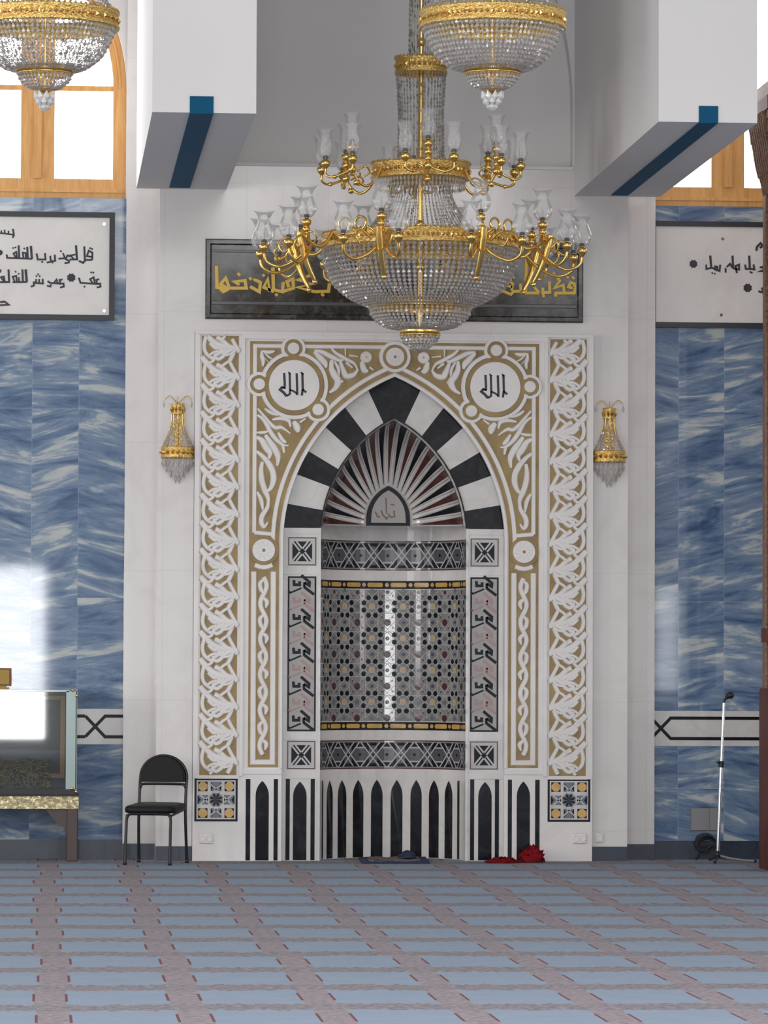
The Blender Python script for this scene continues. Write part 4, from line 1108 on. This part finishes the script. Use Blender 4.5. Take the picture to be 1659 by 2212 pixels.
def arm_upper():
    b = MB(); G = M['gold']
    b.tube(spl([(.345, 0, .0), (.41, 0, -.10), (.48, 0, -.13), (.545, 0, -.09), (.59, 0, -.02)], 5), .010, G, 8)
    b.tube([(.59, 0, -.03), (.59, 0, .10)], .009, G, 8)
    for z, r in ((-.02, .030), (.03, .024), (.075, .030)): ball(b, (.59, 0, z), r, G)
    ball(b, (.55, 0, -.11), .022, G)
    for s in (-1, 1):
        b.tube(spl([(.59, 0, -.02), (.63, s * .06, -.05), (.675, s * .12, -.07), (.70, s * .165, -.05), (.70, s * .17, -.01)], 5), .009, G, 8)
        b.tube(spl([(.56, s * .02, -.03), (.52, s * .07, .0), (.48, s * .06, -.04), (.51, s * .03, -.07)], 4), .007, G, 6)
        ball(b, (.66, s * .11, -.068), .016, G)
    return b
def place_arms(mesh, z, n, off, lamps, sh):
    first = None
    for k in range(n):
        if first is None:
            a = mesh.build('lamp_arm', None); first = a
            a.parent = main
            for loc in lamps: lamp_at(a, loc, sh)
        else: a = copy_tree(first, main)
        a.location = (0, 0, z - 4.42); a.rotation_euler = (0, 0, off + 2 * PI * k / n)
lowl = [(.90, 0, .135), (1.133, .199, -.035), (1.133, -.199, -.035)]
place_arms(arm_lower(), 4.467, 8, -PI / 2 + PI / 8, lowl, shade_lo)
upl = [(.59, 0, .165), (.70, .17, .060), (.70, -.17, .060)]
place_arms(arm_upper(), 4.974, 6, -PI / 2, upl, shade_hi)
for o in (shade_lo, shade_hi, cup_p): bpy.data.objects.remove(o)

def small_chandelier(loc, label):
    t = empty('basket_chandelier', loc, label, 'chandelier', 'crystal basket chandeliers')
    gold_ring('gold_ring', t, .428, .0, .100, loc=loc); gold_ring('gold_ring', t, .163, -.272, -.222, 'gold', False, loc=loc)
    gold_ring('gold_ring', t, .10, 1.06, 1.12, loc=loc)
    strands('crystal_bowl', t, [(.425, .0), (.412, -.01), (.372, -.095), (.335, -.160), (.245, -.232), (.165, -.250)], 84, 0.032, loc=loc)
    strands('crystal_bowl', t, [(.160, -.262), (.145, -.307), (.095, -.352), (.05, -.362)], 40, 0.024, loc=loc)
    strands('crystal_curtain', t, [(.415, .10), (.28, .30), (.15, .68), (.098, 1.06)], 60, 0.032, 0.30, 'strand', loc=loc)
    b = MB(); b.lathe(spl([(.008, -.385), (.03, -.378), (.055, -.362), (.05, -.345), (.01, -.335)], 3), loc, M['gold'], 20)
    b.tube([(loc[0], loc[1], loc[2] - .36), (loc[0], loc[1], 9.5)], .011, M['gold'], 8)
    b.lathe([(0, 9.4 - loc[2]), (.07, 9.42 - loc[2]), (.09, 9.5 - loc[2])], loc, M['gold'], 20); b.build('rod', t)
    b = MB()
    for ring, (r, z, n, l) in enumerate(((.052, -.405, 9, .038), (.040, -.435, 7, .034), (.018, -.465, 5, .030))):
        for k in range(n):
            a = 2 * PI * k / n + ring; b.bead((loc[0] + r * math.cos(a), loc[1] + r * math.sin(a), loc[2] + z), .020, l, M['leafcrystal'], (math.cos(a) * .5, math.sin(a) * .5, 1), 5)
    b.build('crystal_drop', t)
small_chandelier((0.003, -7.0, 5.278), 'crystal basket chandelier with a gold rim, overlapping the top of the two-tier chandelier')
small_chandelier((-2.668, -7.0, 5.236), 'crystal basket chandelier with a gold rim hanging before the left arched window')

# ------------------------------------------------------------------ wall lamps on the piers
def sconce(x, label, dz):
    t = empty('wall_sconce', (x, 0, 3.03 + dz), label, 'wall lamp', 'wall lamps either side of the niche'); c = (x, -0.004, dz); A0, A1 = PI, 2 * PI
    b = MB(); b.box(x - .035, x + .035, -.008, 0, 3.05 + dz, 3.44 + dz, M['golddull'])
    b.lathe([(.115, 3.03), (.124, 3.03), (.128, 3.045), (.121, 3.06), (.121, 3.095), (.128, 3.108), (.122, 3.120), (.113, 3.120)], c, M['golddull'], 20, True, A0, A1)
    for k in range(9):
        a = A0 + (k + .5) * PI / 9; b.bead((x + .123 * math.cos(a), -.004 + .123 * math.sin(a), 3.077 + dz), .017, .022, M['gold'], (math.cos(a), math.sin(a), 0), 6)
    b.build('gold_band', t)
    b = MB(); b.lathe([(.038, 3.36), (.046, 3.362), (.049, 3.375), (.045, 3.40), (.049, 3.435), (.053, 3.448), (.04, 3.448)], c, M['golddull'], 14, True, A0, A1)
    for k in range(6):
        a = A0 + k * PI / 5; b.bead((x + .047 * math.cos(a), -.004 + .047 * math.sin(a), 3.405 + dz), .014, .03, M['gold'], None, 6)
    b.build('gold_crown', t)
    b = MB()
    for k in range(5):
        a = A0 + (k + .02) * PI / 4.01
        b.tube([(x + r * math.cos(a), -.006 + r * math.sin(a), z + dz) for r, z in spl([(.046, 3.365), (.05, 3.30), (.080, 3.20), (.121, 3.118)], 4)], .004, M['gold'], 5)
    for (sx, q) in ((-1, .085), (1, .09), (0, .0)):
        b.tube(spl([(x, -.03, 3.44 + dz), (x + sx * q * .4, -.04, 3.485 + dz), (x + sx * q * .8, -.045, 3.505 + dz), (x + sx * q * 1.2, -.045, 3.47 + dz)] if sx else [(x, -.03, 3.44 + dz), (x - .004, -.05, 3.47 + dz), (x, -.055, 3.50 + dz)], 4), .0035, M['golddull'], 5)
    b.build('gold_sprays', t)
    strands('crystal_strands', t, [(.044, 3.36), (.05, 3.29), (.080, 3.20), (.116, 3.12)], 13, .024, .34, 'crystal', c, .6, A0, A1)
    for (r, z, n) in ((.112, 2.995, 9), (.086, 2.955, 7), (.055, 2.915, 5), (.02, 2.875, 2)):
        for k in range(n):
            a = A0 + (k + .5) * PI / n; b = MB(); b.bead((x + r * math.cos(a), -.006 + r * math.sin(a), z + dz), .014, .036, M['crystal'], None, 5); b.build('crystal_drop', t)
    for sx in (-1, 1): b = MB(); b.bead((x + sx * .104, -.045, 3.44 + dz), .010, .028, M['crystal'], None, 5); b.build('crystal_drop', t)
sconce(-1.642, 'gold and crystal wall lamp left of the prayer niche', 0.0)
sconce(1.644, 'gold and crystal wall lamp right of the prayer niche', -0.004)

# ------------------------------------------------------------------ wall sockets
def socket(x0, x1, z0, z1, y, n, label):
    t = empty('wall_socket', ((x0 + x1) / 2, y, z0), label, 'socket', 'white wall sockets')
    b = MB(); b.rbox(x0, x1, y - .011, y, z0, z1, .004, M['whiteplastic']); b.build('plate', t)
    for k in range(n):
        w_ = (x1 - x0) / n; c = x0 + w_ * (k + .5)
        s = MB(); s.lathe([(.020, -.002), (.024, 0), (.024, .003), (.020, .004), (.018, -.003), (0, -.003)], (0, 0, 0), M['whiteplastic'], 16)
        s.xform(lambda v: (c + v[0], y - .011 - v[2], (z0 + z1) / 2 + v[1])); s.build('socket_well', t)
socket(-1.464, -1.360, .132, .208, -.0505, 2, 'white wall socket low on the left side of the prayer niche')
socket(1.368, 1.470, .134, .210, -.0505, 2, 'white double socket low on the right side of the prayer niche')
socket(1.545, 1.610, .141, .211, -.0005, 1, 'single white socket on the pier, beside the double socket')

# ------------------------------------------------------------------ folding chair
ch = empty('folding_chair', (0, 0, 0), 'black folding chair with a rounded padded back, standing by the left pier', 'chair')
b = MB(); S_ = M['steel']
arch = [(.178 * math.cos(t), .215, .635 + .160 * math.sin(t)) for t in [PI * i / 12 for i in range(13)]]
path = [(.185, .205, .0), (.180, .175, .30), (.178, .180, .45), (.178, .200, .58)] + arch[0:] + [(-.178, .200, .58), (-.178, .180, .45), (-.180, .175, .30), (-.185, .205, .0)]
b.tube(spl(path, 3), .0115, S_, 8)
b.tube(spl([(.178, .195, .545), (.165, .193, .575), (.13, .195, .585), (-.13, .195, .585), (-.165, .193, .575), (-.178, .195, .545)], 4), .010, S_, 8)
b.build('back_frame', ch)
b = MB()
b.tube(spl([(.17, -.255, .0), (.168, -.235, .25), (.166, -.225, .34), (.150, -.220, .368), (.12, -.218, .374), (-.12, -.218, .374), (-.150, -.220, .368), (-.166, -.225, .34), (-.168, -.235, .25), (-.17, -.255, .0)], 4), .011, S_, 8)
for s in (-1, 1): b.tube([(s * .167, -.222, .36), (s * .175, .178, .40)], .009, S_, 8)
b.build('front_frame', ch)
for (x, y) in ((.185, .205), (-.185, .205), (.17, -.255), (-.17, -.255)):
    b = MB(); b.lathe([(0, 0), (.015, 0), (.015, .02), (.012, .024)], (x, y, 0), M['rubber'], 10); b.build('rubber_foot', ch)
b = MB()
def rrect(w_, d, r, n=5):
    o = []
    for (cx, cy, a0) in ((w_ - r, d - r, 0), (-w_ + r, d - r, PI / 2), (-w_ + r, -d + r, PI), (w_ - r, -d + r, 1.5 * PI)):
        for i in range(n + 1): a = a0 + PI / 2 * i / n; o.append((cx + r * math.cos(a), cy + r * math.sin(a)))
    return o
rings = []
for (zz, k) in ((.385, .94), (.392, .985), (.408, 1.0), (.425, .985), (.436, .93), (.440, .80)):
    rings.append([(x * k, -.03 + y * k, zz + (.012 if y > 0 else -.006) * (y / .2 if y > 0 else -y / .2)) for x, y in rrect(.195, .205, .07)])
n = len(rings[0]); vs = [q for r in rings for q in r]; fs = [tuple(range(n - 1, -1, -1)), tuple(range(5 * n, 6 * n))]
for k in range(5):
    for j in range(n): fs.append((k * n + j, k * n + (j + 1) % n, (k + 1) * n + (j + 1) % n, (k + 1) * n + j))
b.add(vs, fs, M['vinyl'], True); b.build('seat', ch)
b = MB()
outl = [(-.168, .600), (.168, .600)] + [(.170 * math.cos(t), .637 + .152 * math.sin(t)) for t in [PI * i / 16 for i in range(17)]]
for k, (yy, sc_) in enumerate(((0.0, 1.0),)):
    b.prism([(x, z) for x, z in outl], .193, .222, M['vinyl'])
    b.prism([(x * .93, .680 + (z - .680) * .92) for x, z in outl], .186, .193, M['vinyl'])
b.build('backrest', ch)
ch.location = (-1.800, -.52, 0); ch.rotation_euler = (0, 0, R_(-16))

# ------------------------------------------------------------------ display case on its table
tb = empty('display_table', (-3.1, .06, 0), 'dark wooden table with a broad gold apron, under the glass case', 'table')
b = MB(); b.rbox(-3.86, -2.368, -.165, .290, .487, .500, .003, M['casebase']); b.build('tabletop', tb)
b = MB(); b.box(-3.855, -2.371, -.158, -.140, .392, .487, M['palegold']); b.box(-3.855, -2.371, .268, .285, .392, .487, M['palegold'])
b.box(-2.389, -2.371, -.140, .268, .392, .487, M['palegold']); b.box(-3.855, -3.837, -.140, .268, .392, .487, M['palegold'])
b.build('apron', tb, 'gold embossed apron')
for (x, y) in ((-2.418, -.115), (-2.418, .235), (-3.80, -.115), (-3.80, .235)):
    b = MB(); b.rbox(x - .042, x + .042, y - .035, y + .035, 0.0, .400, .006, M['tablewood'])
    if y < 0 and x > -3: b.prism([(x - .042, .392), (x - .20, .392), (x - .165, .345), (x - .12, .29), (x - .065, .255), (x - .042, .18)], y - .015, y + .015, M['tablewood'])
    b.build('leg', tb)
cs = empty('glass_case', (-3.1, .06, .5), 'rectangular glass display case standing on the gold-trimmed table', 'display case')
X0, X1, Y0, Y1, Z0, Z1 = -3.84, -2.387, -.150, .275, .500, 1.284
b = MB(); b.box(X0, X1, Y0, Y1, Z0, Z0 + .040, M['casebase']); b.build('case_floor', cs)
b = MB(); b.box(X0 + .08, X1 - .082, Y0, Y0 + .006, Z0 + .04, Z1 - .02, M['caseglass']); b.build('front_pane', cs)
b = MB(); b.box(X0, X1, Y0, Y1, Z1 - .010, Z1, M['caseglass']); b.build('top_pane', cs)
b = MB(); b.box(X1 - .006, X1, Y0 + .02, Y1, Z0 + .04, Z1 - .01, M['caseglass']); b.build('side_pane', cs)
b = MB(); b.box(X1 - .082, X1 - .004, Y0 - .002, Y0 + .010, Z0 + .04, Z1 - .010, M['glassedge']); b.box(X1 - .010, X1, Y0 - .002, Y0 + .020, Z0 + .02, Z1 - .010, M['glassedge']); b.build('glass_corner_post', cs)
b = MB(); b.box(X0, X1 - .06, Y0 - .002, Y0 + .012, Z1 - .018, Z1 - .001, M['glassedge']); b.build('top_edge', cs)
for (x, z) in ((X1 - .035, Z1 - .004), (X1 - .004, Z1 - .045), (X1 - .035, Z0 + .045), (X1 - .004, Z0 + .02)):
    b = MB(); ball(b, (x, Y0 - .006, z), .012, M['gold']); b.build('corner_clip', cs)
b = MB(); b.box(X0 + .02, X1 - .02, Y1 - .020, Y1 - .008, Z0 + .04, Z1 - .012, M['casebase']); b.build('back_panel', cs)
b = MB(); zf = .615
b.box(-3.70, -2.475, .225, .250, zf, zf + .032, M['tan']); b.box(-2.510, -2.475, .225, .250, zf + .032, 1.235, M['tan']); b.box(-3.70, -3.665, .225, .250, zf + .032, 1.235, M['tan'])
b.box(-3.665, -2.51, .225, .250, 1.205, 1.235, M['tan']); b.build('inner_border', cs, 'tan wooden border inside the case')
# folded black cloth with gold embroidery, lying in the case
b = MB(); zc = Z0 + .0405
prof = [(-.10, 0), (-.105, .10), (-.06, .155), (.06, .20), (.14, .21), (.16, .10), (.16, 0)]
P_ = spl(prof, 4); vs = []; fs = []
nx = 28
for i in range(nx + 1):
    x = -3.60 + (1.02) * i / nx
    for (yy, zz) in P_: vs.append((x, .05 + yy + .004 * math.sin(i * 1.7), zc + zz * (1 + .05 * math.sin(i * .9) + .03 * math.sin(i * 2.3))))
m_ = len(P_)
for i in range(nx):
    for j in range(m_ - 1): fs.append((i * m_ + j, (i + 1) * m_ + j, (i + 1) * m_ + j + 1, i * m_ + j + 1))
fs += [tuple(range(m_)), tuple(range(nx * m_ + m_ - 1, nx * m_ - 1, -1))]
b.add(vs, fs, M['clothblack'], True); o = b.build('embroidered_cloth'); tag(o, 'folded black cloth with gold embroidery lying inside the glass case', 'cloth')
# small gilt plaque standing on top of the case
Z1 += .002
pl = empty('gilt_plaque', (-3.0, .03, Z1), 'small gilt plaque in a brown frame standing on top of the glass case', 'plaque')
b = MB(); b.box(-3.16, -2.882, .020, .034, Z1 + .022, Z1 + .158, M['frameb']); b.box(-3.14, -2.90, -.02, .075, Z1, Z1 + .010, M['gilt']); b.box(-3.12, -2.92, .02, .034, Z1 + .010, Z1 + .022, M['gilt']); b.build('frame', pl)
b = MB(); b.box(-3.145, -2.897, .014, .020, Z1 + .036, Z1 + .144, M['gilt']); b.build('gilt_panel', pl)

# ------------------------------------------------------------------ microphone stand
ms = empty('microphone_stand', (2.452, -.2, 0), 'slender chrome microphone stand in front of the right blue wall', 'microphone stand')
b = MB(); b.tube([(2.4545, -.2, .050), (2.480, -.2, .735)], .0145, M['chrome'], 14); b.build('lower_tube', ms)
b = MB(); b.tube([(2.480, -.2, .74), (2.500, -.2, 1.205)], .0115, M['chrome'], 14); b.build('upper_tube', ms)
b = MB(); b.tube([(2.478, -.2, .715), (2.4815, -.2, .765)], .021, M['rubber'], 12); b.tube([(2.48, -.2, .74), (2.445, -.225, .755)], .008, M['rubber'], 8); b.build('clamp', ms)
b = MB(); b.tube(spl([(2.500, -.2, 1.20), (2.505, -.2, 1.228), (2.520, -.203, 1.245), (2.535, -.208, 1.255)], 4), .010, M['rubber'], 8); b.build('gooseneck', ms)
b = MB(); ball(b, (2.546, -.212, 1.262), .029, M['rubber'], 0.95); b.tube([(2.515, -.2, 1.24), (2.545, -.211, 1.262)], .016, M['rubber'], 8); b.build('microphone', ms)
b = MB(); b.lathe([(0, .035), (.022, .035), (.024, .06), (.016, .085), (0, .085)], (2.4535, -.2, 0), M['rubber'], 12); b.build('hub', ms)
for (dx, dy) in ((.27, -.10), (-.02, .25), (-.06, -.24)):
    b = MB(); b.tube(spl([(2.4535, -.2, .055), (2.4535 + dx * .35, -.2 + dy * .35, .030), (2.4535 + dx, -.2 + dy, .010)], 4), .009, M['greyplastic'] if dx > .2 else M['rubber'], 8); ball(b, (2.4535 + dx, -.2 + dy, .012), .012, M['rubber']); b.build('leg', ms)

# grey box and dark coil added in place of reflections in the marble
t = empty('reflection_box', (2.43, .33, .22), 'flat grey box added in place of a reflection low on the right blue wall, behind the microphone stand', 'reflection stand-in')
b = MB(); b.rbox(2.325, 2.535, .312, .3295, .218, .392, .005, M['greyplastic']); b.build('box', t)
b = MB(); b.box(2.468, 2.472, .3105, .3125, .225, .385, M['slate']); b.build('reflection_line', t)
b = MB(); pts = []
for i in range(60):
    a = i * .62; r = .07 + .018 * math.sin(i * 1.3); pts.append((2.44 + r * math.cos(a), .262 + .012 * math.sin(i * .7), .105 + .05 * math.sin(a) + .0008 * i))
pts += [(2.40, .26, .05), (2.36, .20, .012), (2.33, .10, .008)]
b.tube(spl(pts, 3), .007, M['rubber'], 6); o = b.build('reflection_coil'); tag(o, 'dark coil added in place of a reflection below the grey box', 'cable')

# ------------------------------------------------------------------ things on the floor by the niche
b = MB(); nx, ny = 20, 12; vs = []; fs = []; Z_ = lambda i, j: .010 + .004 * math.sin(i * .8 + j) + .003 * math.sin(j * 1.9)
t = empty('prayer_mat', (0, 0, 0), 'small mottled prayer mat with a navy border lying in the niche', 'mat')
def mat_mesh(x0, x1, y0, y1, h_, mt, nm):
    b = MB(); vs = []; fs = []
    for j in range(ny + 1):
        for i in range(nx + 1): vs.append((x0 + (x1 - x0) * i / nx + .04 * (j / ny), y0 + (y1 - y0) * j / ny, h_ + Z_(i, j)))
    for j in range(ny):
        for i in range(nx): a = j * (nx + 1) + i; fs.append((a, a + 1, a + nx + 2, a + nx + 1))
    k = len(vs); vs2 = [(x, y, .001) for x, y, z in vs]
    rim = [i for i in range(nx + 1)] + [j * (nx + 1) + nx for j in range(1, ny + 1)] + [ny * (nx + 1) + i for i in range(nx - 1, -1, -1)] + [j * (nx + 1) for j in range(ny - 1, 0, -1)]
    fs += [(rim[(q + 1) % len(rim)], rim[q], k + rim[q], k + rim[(q + 1) % len(rim)]) for q in range(len(rim))]
    b.add(vs + vs2, fs, mt, True); return b.build(nm, t)
mat_mesh(-.27, .24, -.52, .34, .004, M['navy'], 'border'); mat_mesh(-.21, .18, -.44, .27, .0085, M['rugpile'], 'field')
def lump(name, c, sx, sy, sz, mat, seed, label, cat, spikes=0.35):
    r = random.Random(seed); b = MB(); nu, nv = 22, 9; vs = []; fs = []
    for j in range(nv + 1):
        for i in range(nu):
            a = 2 * PI * i / nu; e = PI / 2 * j / nv; k = 1 + spikes * (r.random() - .4) * (math.cos(e) + .25)
            vs.append((c[0] + sx * k * math.cos(a) * math.cos(e), c[1] + sy * k * math.sin(a) * math.cos(e), max(.002, c[2] + sz * (math.sin(e) * (1 + spikes * (r.random() - .5))))))
    for j in range(nv):
        for i in range(nu): fs.append((j * nu + i, j * nu + (i + 1) % nu, (j + 1) * nu + (i + 1) % nu, (j + 1) * nu + i))
    b.add(vs, fs, mat, True); o = b.build(name); return tag(o, label, cat, 'red cloths by the niche' if name == 'red_cloth' else None)
lump('folded_garment', (.115, -.02, .0245), .065, .10, .050, M['navy'], 3, 'small dark blue bundle lying on the prayer mat', 'bundle', .3)
lump('red_cloth', (1.035, -.22, .004), .085, .10, .105, M['redcloth'], 5, 'crumpled bright red cloth heaped against the foot of the niche', 'cloth', .75)
lump('red_cloth', (.80, -.36, .004), .115, .08, .035, M['redcloth'], 9, 'flat red rag lying left of the crumpled red cloth', 'cloth', .7)

# ------------------------------------------------------------------ carved wooden pulpit at the right edge
mb = empty('pulpit', (2.9, -1.5, 0), 'tall carved dark wooden pulpit tower at the right edge', 'pulpit')
YM = -1.5
b = MB(); b.box(2.531, 3.6, YM - .35, YM + .35, 0, 1.30, M['darkwood']); b.box(2.560, 3.0, YM - .365, YM - .35, .12, 1.2, M['carvedwood']); b.build('base', mb)
b = MB(); b.rbox(2.551, 2.68, YM - .34, YM - .21, 1.30, 4.96, .01, M['carvedwood']); b.box(2.540, 2.560, YM - .345, YM - .215, 1.72, 4.96, M['darkwood']); b.build('post', mb)
b = MB(); b.rbox(2.551, 2.68, YM + .21, YM + .34, 1.30, 4.96, .01, M['carvedwood']); b.build('post', mb)
b = MB(); b.box(2.70, 3.6, YM - .30, YM - .27, 1.78, 4.96, M['darkwood']); b.build('panel', mb)
b = MB(); b.box(2.545, 3.6, YM - .35, YM + .35, 1.66, 1.76, M['darkwood']); b.box(2.537, 3.6, YM - .352, YM + .352, 1.28, 1.32, M['darkwood']); b.build('rail', mb)
b = MB()                                           # stepped stalactite canopy widening upwards
steps = [(2.560, 4.96, 5.03), (2.545, 5.03, 5.09), (2.520, 5.09, 5.16), (2.502, 5.16, 5.26), (2.488, 5.26, 5.34), (2.470, 5.34, 5.44), (2.462, 5.44, 5.50)]
for (x, z0, z1) in steps:
    b.box(x, 3.7, YM - .33 - (2.56 - x), YM + .33 + (2.56 - x), z0, z1, M['carvedwood'])
    n = 8
    for k in range(n):
        yy = YM - .33 + .66 * (k + .5) / n
        b.tube([(x - .002, yy, z0 - .015), (x - .006, yy, z1)], [.012, .028], M['carvedwood'], 6)
    for k in range(5):
        xx = x + .05 + k * .1; yf = YM - .33 - (2.56 - x)
        b.tube([(xx, yf - .002, z0 - .015), (xx, yf - .006, z1)], [.012, .028], M['carvedwood'], 6)
b.box(2.45, 3.7, YM - .46, YM + .46, 5.50, 5.60, M['darkwood']); b.box(2.48, 3.7, YM - .43, YM + .43, 5.60, 5.72, M['carvedwood'])
b.build('canopy', mb)

mb.location.x += 0.078
